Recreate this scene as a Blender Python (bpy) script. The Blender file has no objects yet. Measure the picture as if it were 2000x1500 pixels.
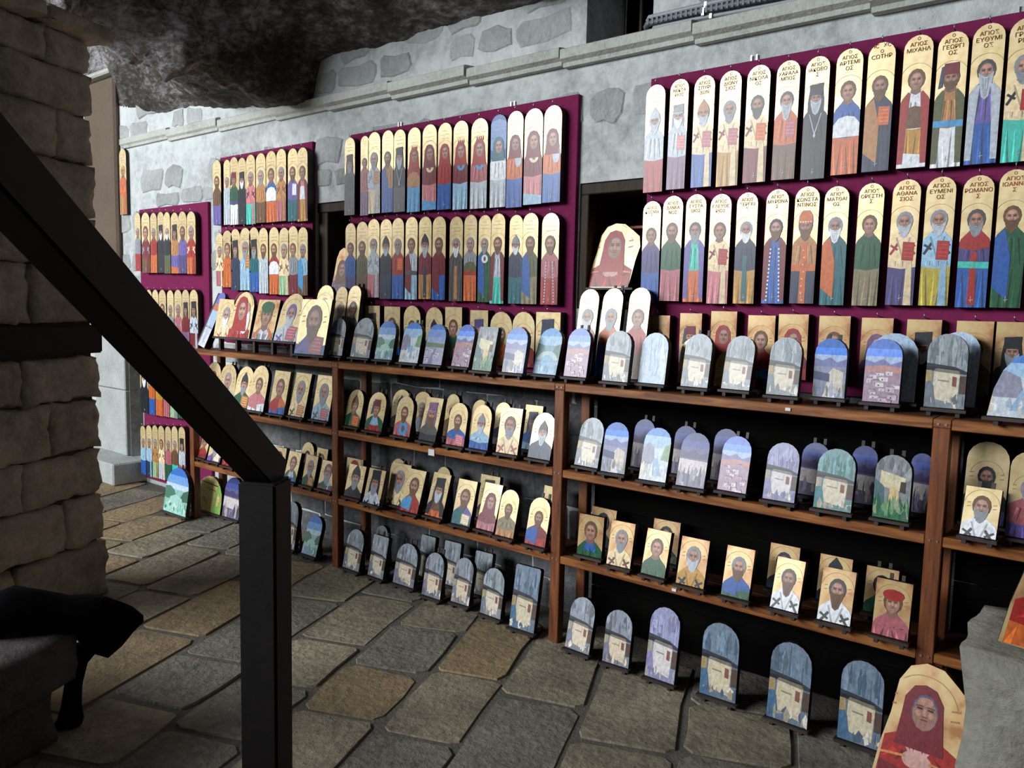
import bpy, bmesh, math, random
from mathutils import Vector, Matrix, noise

# ------------------------------------------------------------------ camera, light, exposure
SC = bpy.context.scene
COL = SC.collection
R_ = Vector((0.78256065, 0.62219432, 0.02174989))
U_ = Vector((-0.07754881, 0.0627541, 0.99501161))
F_ = Vector((-0.61772567, 0.78034361, -0.09735932))
cd = bpy.data.cameras.new('camera'); cam = bpy.data.objects.new('camera', cd); COL.objects.link(cam)
cd.sensor_width = 36.0; cd.lens = 1533.9 / 2000 * 36.0; cd.clip_start = 0.02; cd.clip_end = 100
M = Matrix((R_, U_, -F_)).transposed().to_4x4(); M.translation = (0, 0, 1.6)
cam.matrix_world = M
SC.camera = cam

world = bpy.data.worlds.new('cave_air'); SC.world = world; world.use_nodes = True
bg = world.node_tree.nodes['Background']
bg.inputs['Color'].default_value = (0.62, 0.72, 0.86, 1); bg.inputs['Strength'].default_value = 0.09

def area(name, loc, aim, sx, sy, power, color):
    l = bpy.data.lights.new(name, 'AREA'); l.shape = 'RECTANGLE'; l.size = sx; l.size_y = sy
    l.energy = power; l.color = color
    o = bpy.data.objects.new(name, l); COL.objects.link(o); o.location = loc
    o.rotation_euler = (Vector(aim) - Vector(loc)).to_track_quat('-Z', 'Y').to_euler()
    return o
# daylight coming in through the cave mouth, off to the left behind the camera
area('daylight_cave_mouth', (-8.2, -6.8, 4.85), (-2.4, 3.3, 1.4), 8.4, 3.0, 2500, (0.93, 0.97, 1.0))
area('fill_far_left', (-10.5, 1.4, 2.6), (-5.0, 2.9, 0.8), 2.2, 2.6, 26, (0.9, 0.96, 1.0))  # added fill lamp, brightens wall and floor at the far left
SC.view_settings.view_transform = 'Standard'; SC.view_settings.look = 'None'
SC.view_settings.gamma = 1.0; SC.view_settings.use_curve_mapping = False
SC.view_settings.exposure = -0.44

# ------------------------------------------------------------------ helpers
def lin(h):
    h = h.lstrip('#'); out = []
    for i in (0, 2, 4):
        c = int(h[i:i + 2], 16) / 255
        out.append(c / 12.92 if c <= 0.04045 else ((c + 0.055) / 1.055) ** 2.4)
    return out
PAL = dict(dk='20242b', dkg='4c4a4c', navy='28344e', blue='2a5aa6', sky='4a98cf', lblue='93b9d4', teal='17606a', aqua='3fbfae',
    green='1f5638', lgreen='93bd92', olive='575a34', khaki='84795c', brown='6a4a30', tan='b27e4a', ochre='b98a38', gold='d0a540',
    mustard='b3a338', orange='c8642c', red='a02824', crim='74202a', pink='c7787e', rose='ad626a', mauve='79597a', purple='4a4278',
    violet='685ba2', grey='8b8f98', lgrey='b7c0cb', white='e2e5ea', cream='e6cfa6', flesh='bd8d74')
WORD = dict(dk='black', dkg='dark grey', navy='navy', blue='blue', sky='sky blue', lblue='pale blue', teal='teal', aqua='turquoise',
    green='dark green', lgreen='pale green', olive='olive', khaki='khaki', brown='brown', tan='tan', ochre='ochre', gold='gold',
    mustard='mustard', orange='orange', red='red', crim='crimson', pink='pink', rose='rose', mauve='mauve', purple='purple',
    violet='violet', grey='grey', lgrey='light grey', white='white', cream='cream')
ORD = ['first', 'second', 'third', 'fourth', 'fifth', 'sixth', 'seventh', 'eighth', 'ninth', 'tenth', 'eleventh', 'twelfth',
       'thirteenth', 'fourteenth', 'fifteenth', 'sixteenth', 'seventeenth', 'eighteenth', 'nineteenth', 'twentieth']
LABELS = set()
def tag(o, label, cat, group=None):
    n = len(label.replace(',', ' ').split())
    assert 4 <= n <= 16, (n, label)
    assert label not in LABELS or group, label
    LABELS.add(label)
    o['label'] = label; o['category'] = cat
    if group: o['group'] = group
    return o
def fit(lead, desc, where):
    "label of at most 16 words: drop the shape word, then shorten the description"
    wc = lambda t: len(t.replace(',', ' ').split())
    opts = [' '.join(lead) + ' ' + desc, ' '.join(lead[1:]) + ' ' + desc, ' '.join(lead[1:]) + ' ' + desc.split(' and ')[0]]
    for t in opts:
        if wc(t + ', ' + where) <= 16: return t + ', ' + where
    return opts[-1].split(' in ')[0] + ', ' + where
def struct(o): o['kind'] = 'structure'; return o
def link(o, parent=None):
    COL.objects.link(o)
    if parent: o.parent = parent
    return o
def empty(name, loc=(0, 0, 0), rot=(0, 0, 0)):
    o = bpy.data.objects.new(name, None); o.empty_display_size = .05
    o.location = loc; o.rotation_euler = rot; return link(o)
def mesh(name, verts, faces, mats=(), parent=None, fm=None, smooth=False, loc=None, rot=None):
    me = bpy.data.meshes.new(name); me.from_pydata([tuple(v) for v in verts], [], [tuple(f) for f in faces])
    for m in mats: me.materials.append(m)
    if fm:
        for p, i in zip(me.polygons, fm): p.material_index = i
    if smooth:
        for p in me.polygons: p.use_smooth = True
    me.update()
    o = bpy.data.objects.new(name, me); link(o, parent)
    if loc: o.location = loc
    if rot: o.rotation_euler = rot
    return o
def inst(name, me, parent=None, loc=(0, 0, 0), rot=(0, 0, 0), scale=(1, 1, 1)):
    o = bpy.data.objects.new(name, me); link(o, parent); o.location = loc; o.rotation_euler = rot; o.scale = scale; return o
def box_data(x0, x1, y0, y1, z0, z1):
    v = [(x0, y0, z0), (x1, y0, z0), (x1, y1, z0), (x0, y1, z0), (x0, y0, z1), (x1, y0, z1), (x1, y1, z1), (x0, y1, z1)]
    f = [(0, 3, 2, 1), (4, 5, 6, 7), (0, 1, 5, 4), (1, 2, 6, 5), (2, 3, 7, 6), (3, 0, 4, 7)]
    return v, f
def box(name, b, mat, parent=None, bev=0.0, loc=None, rot=None):
    v, f = box_data(*b)
    o = mesh(name, v, f, [mat], parent, loc=loc, rot=rot)
    if bev:
        bm = bmesh.new(); bm.from_mesh(o.data)
        bmesh.ops.bevel(bm, geom=bm.edges[:], offset=bev, segments=1, affect='EDGES'); bm.to_mesh(o.data); bm.free()
    return o
CUBES = {}
def cube(name, mat, parent, c, s, rot=(0, 0, 0)):
    "bevelled unit block shared between alike pieces, scaled to size"
    if mat.name not in CUBES:
        v, f = box_data(-.5, .5, -.5, .5, -.5, .5); me = bpy.data.meshes.new('block_' + mat.name); me.from_pydata(v, [], f); me.materials.append(mat)
        CUBES[mat.name] = me
    return inst(name, CUBES[mat.name], parent, c, rot, s)
def tube(name, pts, r, mat, parent=None, seg=8, cap=True):
    vs, fs = [], []; n = len(pts); P = [Vector(p) for p in pts]
    rr = r if isinstance(r, (list, tuple)) else [r] * n
    for i, p in enumerate(P):
        t = (P[min(i + 1, n - 1)] - P[max(i - 1, 0)]).normalized()
        a = t.cross(Vector((0, 0, 1)));  a = a.normalized() if a.length > 1e-3 else Vector((1, 0, 0))
        b = t.cross(a)
        for k in range(seg):
            w = 2 * math.pi * k / seg; vs.append(p + (a * math.cos(w) + b * math.sin(w)) * rr[i])
    for i in range(n - 1):
        for k in range(seg):
            fs.append((i * seg + k, i * seg + (k + 1) % seg, (i + 1) * seg + (k + 1) % seg, (i + 1) * seg + k))
    if cap: fs.append(tuple(range(seg))[::-1]); fs.append(tuple((n - 1) * seg + k for k in range(seg)))
    return mesh(name, vs, fs, [mat], parent, smooth=True)

# ------------------------------------------------------------------ materials
def new_mat(name):
    m = bpy.data.materials.new(name); m.use_nodes = True
    nt = m.node_tree; return m, nt, nt.nodes['Principled BSDF']
def N(nt, t, **kw):
    n = nt.nodes.new(t)
    for k, v in kw.items():
        if k in n.inputs: n.inputs[k].default_value = v
        else: setattr(n, k, v)
    return n
def ramp(nt, fac, stops):
    r = nt.nodes.new('ShaderNodeValToRGB'); e = r.color_ramp.elements
    while len(e) < len(stops): e.new(.5)
    for el, (p, c) in zip(e, stops): el.position = p; el.color = (*lin(c), 1)
    nt.links.new(fac, r.inputs[0]); return r
def coords(nt, scale=(1, 1, 1), space='Object'):
    tc = nt.nodes.new('ShaderNodeTexCoord'); mp = nt.nodes.new('ShaderNodeMapping'); mp.inputs['Scale'].default_value = scale
    nt.links.new(tc.outputs[space], mp.inputs[0]); return mp.outputs[0]
def world_coords(nt, scale=(1, 1, 1)):
    g = nt.nodes.new('ShaderNodeNewGeometry'); mp = nt.nodes.new('ShaderNodeMapping'); mp.inputs['Scale'].default_value = scale
    nt.links.new(g.outputs['Position'], mp.inputs[0]); return mp.outputs[0]
def stone_mat(name, stops, scale=3.0, fine=24.0, bump=.35, rough=.9, stretch=(1, 1, 1), rnd=.0, mixf=.5):
    m, nt, b = new_mat(name); v = world_coords(nt, stretch)
    n1 = N(nt, 'ShaderNodeTexNoise', Scale=scale, Detail=6.0, Roughness=.62); n2 = N(nt, 'ShaderNodeTexNoise', Scale=fine, Detail=8.0, Roughness=.7)
    nt.links.new(v, n1.inputs['Vector']); nt.links.new(v, n2.inputs['Vector'])
    mx = N(nt, 'ShaderNodeMix', data_type='FLOAT'); mx.inputs[0].default_value = mixf
    nt.links.new(n1.outputs[0], mx.inputs[2]); nt.links.new(n2.outputs[0], mx.inputs[3])
    r = ramp(nt, mx.outputs[0], stops); col = r.outputs[0]
    if rnd:
        oi = nt.nodes.new('ShaderNodeObjectInfo'); hs = nt.nodes.new('ShaderNodeHueSaturation')
        mr = N(nt, 'ShaderNodeMapRange'); mr.inputs[3].default_value = 1 - rnd; mr.inputs[4].default_value = 1 + rnd
        nt.links.new(oi.outputs['Random'], mr.inputs[0]); nt.links.new(mr.outputs[0], hs.inputs['Value']); nt.links.new(col, hs.inputs['Color']); col = hs.outputs[0]
    nt.links.new(col, b.inputs['Base Color']); b.inputs['Roughness'].default_value = rough
    vo = N(nt, 'ShaderNodeTexVoronoi', Scale=fine * 1.6); nt.links.new(v, vo.inputs['Vector'])
    hm = N(nt, 'ShaderNodeMath', operation='MULTIPLY_ADD'); nt.links.new(vo.outputs['Distance'], hm.inputs[0]); hm.inputs[1].default_value = .10; nt.links.new(mx.outputs[0], hm.inputs[2])
    bp = N(nt, 'ShaderNodeBump', Strength=min(1, bump), Distance=.045); nt.links.new(hm.outputs[0], bp.inputs['Height']); nt.links.new(bp.outputs[0], b.inputs['Normal'])
    return m
def wood_mat(name, stops, rough=.5, stretch=(3, 30, 30), bump=.15, spec=.5):
    m, nt, b = new_mat(name); v = world_coords(nt, stretch)
    n1 = N(nt, 'ShaderNodeTexNoise', Scale=1.0, Detail=5.0, Roughness=.6, Distortion=.8); nt.links.new(v, n1.inputs['Vector'])
    r = ramp(nt, n1.outputs[0], stops); nt.links.new(r.outputs[0], b.inputs['Base Color'])
    b.inputs['Roughness'].default_value = rough; b.inputs['Specular IOR Level'].default_value = spec
    bp = N(nt, 'ShaderNodeBump', Strength=bump, Distance=.004); nt.links.new(n1.outputs[0], bp.inputs['Height']); nt.links.new(bp.outputs[0], b.inputs['Normal'])
    return m
def plain(name, c, rough=.6, metal=0.0, spec=.5):
    m, nt, b = new_mat(name); v = world_coords(nt)
    n1 = N(nt, 'ShaderNodeTexNoise', Scale=40.0, Detail=4.0); nt.links.new(v, n1.inputs['Vector'])
    d = [max(0, x * .82) for x in lin(c)]; l = [min(1, x * 1.15) for x in lin(c)]
    mx = N(nt, 'ShaderNodeMix', data_type='RGBA'); mx.inputs[6].default_value = (*d, 1); mx.inputs[7].default_value = (*l, 1)
    nt.links.new(n1.outputs[0], mx.inputs[0]); nt.links.new(mx.outputs[2], b.inputs['Base Color'])
    b.inputs['Roughness'].default_value = rough; b.inputs['Metallic'].default_value = metal; b.inputs['Specular IOR Level'].default_value = spec
    return m

MT = {}
MT['plaster'] = stone_mat('lime_plaster', [(.3, '7f8486'), (.42, 'b0b5b5'), (.53, 'cdd2d2'), (.75, 'e2e6e4')], 1.4, 15, .6)
MT['wallstone'] = stone_mat('wall_stone', [(.25, '84888a'), (.5, 'adb1b1'), (.75, 'cacdca')], 4, 30, .7, rnd=.10)
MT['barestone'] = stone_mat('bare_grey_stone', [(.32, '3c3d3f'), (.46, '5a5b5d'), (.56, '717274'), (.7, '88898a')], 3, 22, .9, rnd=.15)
MT['cornice'] = stone_mat('cornice_stone', [(.3, '8d8f88'), (.48, 'bbbdb6'), (.7, 'd4d6cf')], 3, 40, .45, rnd=.07)
MT['rock'] = stone_mat('cave_rock', [(.36, '1b1815'), (.45, '3d3833'), (.50, '625d58'), (.55, '8c898c'), (.64, 'c2c2c8')], .9, 13, 1.0, stretch=(1, 1.5, 2.4), mixf=.44)
MT['mortar'] = stone_mat('floor_mortar', [(.3, '4c4841'), (.55, '68635a'), (.8, '7d776c')], 5, 50, .6)
MT['slab1'] = stone_mat('slab_beige', [(.3, '564f43'), (.44, '857c69'), (.56, 'a29880'), (.7, 'bfb398')], 3, 22, 1.0, .85, rnd=.10)
MT['slab2'] = stone_mat('slab_grey', [(.3, '4c4a44'), (.44, '757066'), (.56, '8c8578'), (.7, 'a49c8c')], 3, 24, .9, .85, rnd=.10)
MT['slab3'] = stone_mat('slab_rust', [(.3, '574b3c'), (.44, '88775b'), (.56, 'a38c69'), (.7, 'bfa47b')], 3, 20, 1.0, .85, rnd=.10)
MT['pierstone'] = stone_mat('pier_stone', [(.3, '756c62'), (.46, 'a39a8d'), (.56, 'bab0a2'), (.7, 'd2c8b8')], 3, 16, 1.0, rnd=.12)
MT['pierjoint'] = stone_mat('pier_joint', [(.3, '39332d'), (.6, '50483f'), (.8, '62584d')], 6, 40, .5)
MT['stepstone'] = stone_mat('step_stone', [(.3, '383433'), (.5, '524d4b'), (.75, '6a6462')], 4, 20, .8, rnd=.1)
MT['pedestal'] = stone_mat('pedestal_stone', [(.25, '6e6c60'), (.5, '9b998c'), (.75, 'bfbdb0')], 4, 26, .8)
MT['jamb'] = stone_mat('jamb_stone', [(.25, '8a8f8e'), (.5, 'b0b5b3'), (.75, 'c6cac7')], 4, 40, .4)
MT['beige'] = stone_mat('beige_plaster', [(.25, '574a3f'), (.5, '65574a'), (.75, '716254')], 3, 60, .2)
MT['maroon'] = plain('maroon_felt', '7a2850', .95, spec=.1)
MT['shelf'] = wood_mat('varnished_pine', [(.25, '4a2610'), (.45, '7a4620'), (.6, '97602f'), (.8, 'b27a44')], .42, (4, 40, 40))
MT['shelfpost'] = wood_mat('varnished_pine_post', [(.25, '40200f'), (.45, '6a391c'), (.6, '824a25'), (.8, '9a6034')], .45, (40, 40, 4))
MT['plank'] = wood_mat('shelf_plank', [(.25, '33190d'), (.5, '4f2b16'), (.8, '683c20')], .6, (4, 40, 40))
MT['rail'] = wood_mat('blackened_oak', [(.25, '0a0707'), (.5, '110c0b'), (.8, '19110f')], .6, (20, 20, 20), spec=.3)
MT['darkwood'] = wood_mat('dark_frame_wood', [(.25, '1c1512'), (.5, '33281f'), (.8, '45372b')], .7, (30, 30, 4), spec=.3)
MT['easel'] = wood_mat('easel_wood', [(.25, '1d1614'), (.5, '352a26'), (.8, '4a3d37')], .55, (6, 30, 30))
MT['edge'] = plain('icon_dark_edge', '17110f', .55)
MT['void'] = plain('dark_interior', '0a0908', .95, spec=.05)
MT['steel'] = plain('bright_steel', 'c9ccd0', .3, .9)
MT['conduit'] = plain('grey_conduit', '9aa1a8', .5)
MT['conduitdark'] = plain('dark_conduit', '5f666e', .5)
MT['black'] = plain('black_cloth', '08080b', .95, spec=.05)
MT['paper'] = plain('white_paper', 'e4e2e4', .7)
MT['redwood'] = wood_mat('orange_lattice_wood', [(.25, '7c2f10'), (.5, 'b0501e'), (.8, 'd0702e')], .5, (30, 30, 6))
MT['ink'] = plain('brown_lettering', '74491f', .9, spec=.05)
MT['inkred'] = plain('red_lettering', '9c4a26', .9, spec=.05)
MT['ropec'] = plain('hanging_cord', 'cdb896', .8)

m, nt, b = new_mat('gold_leaf'); v = coords(nt)
n1 = N(nt, 'ShaderNodeTexNoise', Scale=26.0, Detail=5.0); nt.links.new(v, n1.inputs['Vector'])
oi = nt.nodes.new('ShaderNodeObjectInfo'); hs = nt.nodes.new('ShaderNodeHueSaturation')
r = ramp(nt, n1.outputs[0], [(.3, 'd8b984'), (.5, 'e8d09c'), (.7, 'f2e0b4')])
mr = N(nt, 'ShaderNodeMapRange'); mr.inputs[3].default_value = .86; mr.inputs[4].default_value = 1.06
nt.links.new(oi.outputs['Random'], mr.inputs[0]); nt.links.new(mr.outputs[0], hs.inputs['Value']); nt.links.new(r.outputs[0], hs.inputs['Color'])
nt.links.new(hs.outputs[0], b.inputs['Base Color'])
b.inputs['Metallic'].default_value = .28; b.inputs['Roughness'].default_value = .33; b.inputs['Specular IOR Level'].default_value = .5
MT['gold'] = m
def gold_old():
    m = MT['gold'].copy(); m.name = 'aged_gold_leaf'; nt = m.node_tree; b = nt.nodes['Principled BSDF']
    r = [n for n in nt.nodes if n.type == 'VALTORGB'][0]; v = [n for n in nt.nodes if n.type == 'MAPPING'][0]
    n2 = N(nt, 'ShaderNodeTexNoise', Scale=11.0, Detail=4.0); nt.links.new(v.outputs[0], n2.inputs['Vector'])
    r2 = ramp(nt, n2.outputs[0], [(.42, 'dcc28c'), (.54, 'd2a878'), (.64, 'b07a50')])
    hs = [n for n in nt.nodes if n.type == 'HUE_SAT'][0]; nt.links.new(r2.outputs[0], hs.inputs['Color'])
    return m
MT['goldold'] = gold_old()
m, nt, b = new_mat('egg_tempera'); v = coords(nt, (70, 70, 45))
at = nt.nodes.new('ShaderNodeAttribute'); at.attribute_name = 'Col'
n1 = N(nt, 'ShaderNodeTexNoise', Scale=1.0, Detail=5.0, Roughness=.7); nt.links.new(v, n1.inputs['Vector'])
hs = nt.nodes.new('ShaderNodeHueSaturation'); mr = N(nt, 'ShaderNodeMapRange'); mr.inputs[1].default_value = .3; mr.inputs[2].default_value = .7; mr.inputs[3].default_value = .66; mr.inputs[4].default_value = 1.34
nt.links.new(n1.outputs[0], mr.inputs[0]); nt.links.new(mr.outputs[0], hs.inputs['Value']); nt.links.new(at.outputs['Color'], hs.inputs['Color']); nt.links.new(hs.outputs[0], b.inputs['Base Color'])
b.inputs['Roughness'].default_value = .36; b.inputs['Specular IOR Level'].default_value = .5
MT['paint'] = m

# ------------------------------------------------------------------ the setting
WY = 3.36                                    # plane of the stone wall behind the icons
OPEN = [(-4.37, -3.86, 1.26, 2.262, .34), (-2.25, -1.70, 1.60, 2.226, .34), (-2.24, -1.872, 2.882, 3.6, .4), (-7.03, -6.79, .18, 1.33, .3)]
BOARDS = [(-6.73, -5.655, .04, 2.355), (-5.475, -4.37, 1.29, 2.664), (-3.985, -2.258, 1.255, 2.66), (-1.856, 1.05, 1.27, 2.668)]
def build_wall():
    xs = sorted({-11.6, 3.0} | {v for o in OPEN for v in o[:2]}); zs = sorted({-.05, 4.2} | {v for o in OPEN for v in o[2:4]})
    vs, fs = [], []
    def quad(*p):
        i = len(vs); vs.extend(p); fs.append((i, i + 1, i + 2, i + 3))
    for x0, x1 in zip(xs, xs[1:]):
        for z0, z1 in zip(zs, zs[1:]):
            cx, cz = (x0 + x1) / 2, (z0 + z1) / 2
            if any(o[0] < cx < o[1] and o[2] < cz < o[3] for o in OPEN): continue
            quad((x0, WY, z0), (x1, WY, z0), (x1, WY, z1), (x0, WY, z1))
    for x0, x1, z0, z1, d in OPEN:
        a, c = WY, WY + d
        quad((x0, a, z0), (x0, a, z1), (x0, c, z1), (x0, c, z0)); quad((x1, a, z0), (x1, c, z0), (x1, c, z1), (x1, a, z1))
        quad((x0, a, z1), (x1, a, z1), (x1, c, z1), (x0, c, z1)); quad((x0, a, z0), (x0, c, z0), (x1, c, z0), (x1, a, z0))
    return struct(mesh('wall_back', vs, fs, [MT['plaster']]))
wall = build_wall()
rng = random.Random(7)
def stone_piece(name, x0, x1, z0, z1, d, mat, parent, jit=.018, y=WY):
    "an irregular flat-faced stone standing d proud of the wall"
    w, h = x1 - x0, z1 - z0; k = min(w, h) * (.22 if jit > .01 else .06)
    pts = [(x0 + k, z0), ((x0 + x1) / 2, z0), (x1 - k, z0), (x1, z0 + k), (x1, z1 - k), (x1 - k, z1), ((x0 + x1) / 2, z1), (x0 + k, z1), (x0, z1 - k), (x0, z0 + k)]
    pts = [(a + rng.uniform(-jit, jit), c + rng.uniform(-jit, jit)) for a, c in pts]
    cx, cz = (x0 + x1) / 2, (z0 + z1) / 2; n = len(pts)
    vs = [(a, y + .002, c) for a, c in pts] + [(cx + (a - cx) * .9, y - d, cz + (c - cz) * .86) for a, c in pts]
    fs = [(i, (i + 1) % n, n + (i + 1) % n, n + i) for i in range(n)] + [tuple(range(n, 2 * n))]
    return mesh(name, vs, fs, [mat], parent)
def hidden(x0, x1, z0, z1):
    if any(b[0] - .02 < x0 and x1 < b[1] + .02 and b[2] - .02 < z0 and z1 < b[3] + .02 for b in BOARDS): return True
    return any(x1 > o[0] - .03 and x0 < o[1] + .03 and z1 > o[2] - .03 and z0 < o[3] + .03 for o in OPEN)
z = -.01
while z < 3.2:
    h = rng.uniform(.13, .22)
    if 2.74 < z + h and z < 2.9: z = 2.955; continue
    x = -7.3 + rng.uniform(0, .2)
    while x < .6:
        w = rng.uniform(.2, .46)
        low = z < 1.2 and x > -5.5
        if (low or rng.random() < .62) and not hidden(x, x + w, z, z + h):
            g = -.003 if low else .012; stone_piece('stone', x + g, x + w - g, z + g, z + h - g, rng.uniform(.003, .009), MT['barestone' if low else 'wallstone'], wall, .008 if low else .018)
        x += w
    z += h
# projecting string course, block by block
x = -7.03
while x < 1.2:
    w = rng.uniform(.42, .85); dz = -.021 * (x + 2.2)
    d = (.075 if x > -4.4 else .036) + rng.uniform(-.008, .008); z0 = 2.79 + dz + rng.uniform(-.004, .004); z1 = 2.878 + dz + rng.uniform(-.003, .003)
    x1 = x + w - .007
    vs = [(x, WY + .002, z0), (x1, WY + .002, z0), (x1, WY - d * .55, z0), (x, WY - d * .55, z0),
          (x, WY - d * .6, z0 + .02), (x1, WY - d * .6, z0 + .02), (x1, WY - d, z0 + .034), (x, WY - d, z0 + .034),
          (x1, WY - d, z1 - .006), (x, WY - d, z1 - .006), (x1, WY - d + .01, z1), (x, WY - d + .01, z1), (x1, WY + .002, z1 + .01), (x, WY + .002, z1 + .01)]
    fs = [(0, 1, 2, 3), (3, 2, 5, 4), (4, 5, 6, 7), (7, 6, 8, 9), (9, 8, 10, 11), (11, 10, 12, 13), (0, 3, 4, 7, 9, 11, 13), (1, 12, 10, 8, 6, 5, 2)]
    mesh('cornice_block', vs, fs, [MT['cornice']], wall)
    x += w

# openings
w1 = struct(empty('window_1', (-4.115, WY, 1.26)))
def rel(o, b): return (b[0] - o.location.x, b[1] - o.location.x, b[2] - o.location.y, b[3] - o.location.y, b[4] - o.location.z, b[5] - o.location.z)
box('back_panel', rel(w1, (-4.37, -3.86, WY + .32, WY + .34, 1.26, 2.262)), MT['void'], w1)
box('frame_post', rel(w1, (-4.365, -4.27, WY + .02, WY + .3, 1.27, 2.2)), MT['darkwood'], w1, .004)
box('lintel', rel(w1, (-4.365, -3.87, WY + .01, WY + .3, 2.2, 2.258)), MT['darkwood'], w1, .004)
box('shutter', rel(w1, (-4.25, -4.05, WY + .24, WY + .27, 1.27, 2.19)), MT['darkwood'], w1, .004)
w2 = struct(empty('window_2', (-1.975, WY, 1.60)))
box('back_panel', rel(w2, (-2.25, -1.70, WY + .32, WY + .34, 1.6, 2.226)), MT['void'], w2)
box('frame_post', rel(w2, (-2.246, -2.2, WY + .005, WY + .3, 1.605, 2.17)), MT['darkwood'], w2, .004)
box('frame_post', rel(w2, (-1.75, -1.704, WY + .005, WY + .3, 1.605, 2.17)), MT['darkwood'], w2, .004)
box('lintel', rel(w2, (-2.246, -1.704, WY + .005, WY + .3, 2.17, 2.223)), MT['darkwood'], w2, .004)
box('sill', rel(w2, (-2.246, -1.704, WY + .002, WY + .3, 1.602, 1.64)), MT['darkwood'], w2, .004)
box('lattice_bar', rel(w2, (-2.01, -1.985, WY + .26, WY + .29, 1.64, 2.1)), MT['redwood'], w2, .003)
for k in range(5):
    box('lattice_slat', rel(w2, (-2.14, -2.01, WY + .275, WY + .29, 1.72 + k * .075, 1.735 + k * .075)), MT['redwood'], w2, .002)
box('glazing_bar', rel(w2, (-1.965, -1.95, WY + .25, WY + .29, 1.64, 2.17)), MT['conduitdark'], w2)
w3 = struct(empty('window_3', (-2.056, WY, 2.882)))
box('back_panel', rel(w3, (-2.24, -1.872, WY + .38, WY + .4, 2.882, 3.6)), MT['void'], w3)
for k in range(3):
    box('iron_bar', rel(w3, (-2.16 + k * .1, -2.148 + k * .1, WY + .2, WY + .212, 2.884, 3.58)), MT['darkwood'], w3)
box('straw', rel(w3, (-2.115, -2.107, WY + .03, WY + .04, 2.884, 2.93)), MT['cornice'], w3, rot=(0, -.5, 0), loc=(0, 0, 0))
d1 = struct(empty('door_1', (-6.91, WY, .18)))
for k in range(3):
    box('plank', rel(d1, (-7.025 + k * .077, -6.952 + k * .077, WY + .12, WY + .15, .185, 1.32)), MT['darkwood'], d1, .004)
box('frame_post', rel(d1, (-6.86, -6.795, WY + .005, WY + .11, .185, 1.325)), MT['darkwood'], d1, .004)
box('lintel', rel(d1, (-7.025, -6.86, WY + .005, WY + .11, 1.27, 1.325)), MT['darkwood'], d1, .004)
t1 = struct(empty('trim_1', (-7.3, WY, 0)))
box('jamb_block', rel(t1, (-7.62, -7.035, WY - .04, WY + .004, .19, .78)), MT['jamb'], t1, .008)
box('jamb_block', rel(t1, (-7.62, -7.035, WY - .04, WY + .004, .786, 1.335)), MT['jamb'], t1, .008)
box('threshold', rel(t1, (-7.7, -6.74, WY - .30, WY + .004, 0, .19)), MT['jamb'], t1, .012)
p1 = struct(empty('trim_2', (-7.35, WY, 1.34)))
box('pilaster', rel(p1, (-7.68, -7.085, WY - .05, WY + .004, 1.34, 3.52)), MT['beige'], p1, .02)
box('cap_slab', rel(p1, (-7.74, -7.035, WY - .11, WY + .004, 3.52, 3.565)), MT['cornice'], p1, .012)

# floor: mortar bed and irregular flags laid in courses square to the pier
GA = Vector((-.36, .933, 0)).normalized(); GN = Vector((.933, .36, 0)).normalized()
floor = struct(mesh('floor', [(-12, -7, -.006), (4, -7, -.006), (4, 3.4, -.006), (-12, 3.4, -.006)], [(0, 1, 2, 3)], [MT['mortar']]))
rng = random.Random(21)
edges = [-7.75]
joints = [-5.0, -4.62, -4.26, -3.9, -3.55, -3.197, -2.83, -2.45, -2.05, -1.68, -1.307, -.964, -.595, -.2, .2, .62, 1.05]
joints = [-8.6, -8.2, -7.75, -7.35, -6.95, -6.5, -6.1, -5.75, -5.38] + joints
nslab = 0
for n0, n1 in zip(joints, joints[1:]):
    s = -1.2 + rng.uniform(0, .5)
    while s < 6.4:
        L = rng.uniform(.38, .8)
        c = GA * (s + L / 2) + GN * ((n0 + n1) / 2)
        if -9.2 < c.x < .5 and -.6 < c.y < 3.42:
            g = .012; a0, a1, b0, b1 = s + g, s + L - g, n0 + g, n1 - g; k = .03
            pts = [(a0 + k, b0), ((a0 + a1) / 2, b0), (a1 - k, b0), (a1, b0 + k), (a1, b1 - k), (a1 - k, b1), ((a0 + a1) / 2, b1), (a0 + k, b1), (a0, b1 - k), (a0, b0 + k)]
            pts = [GA * (p + rng.uniform(-.016, .016)) + GN * (q + rng.uniform(-.011, .011)) for p, q in pts]
            top = rng.uniform(-.003, .004); n = len(pts)
            vs = [(p.x, p.y, -.011) for p in pts] + [(c.x + (p.x - c.x) * .98, c.y + (p.y - c.y) * .98, top) for p in pts]
            if max(v[1] for v in vs) < 3.37 or c.y < 3.2:
                vs = [(x_, min(y_, 3.355), z_) for x_, y_, z_ in vs]
                fs = [(i, (i + 1) % n, n + (i + 1) % n, n + i) for i in range(n)] + [tuple(range(n, 2 * n))]
                q = rng.random(); mt = MT['slab1'] if q < .45 else MT['slab2'] if q < .78 else MT['slab3']
                mesh('paving_slab', vs, fs, [mt], floor); nslab += 1
        s += L

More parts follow.
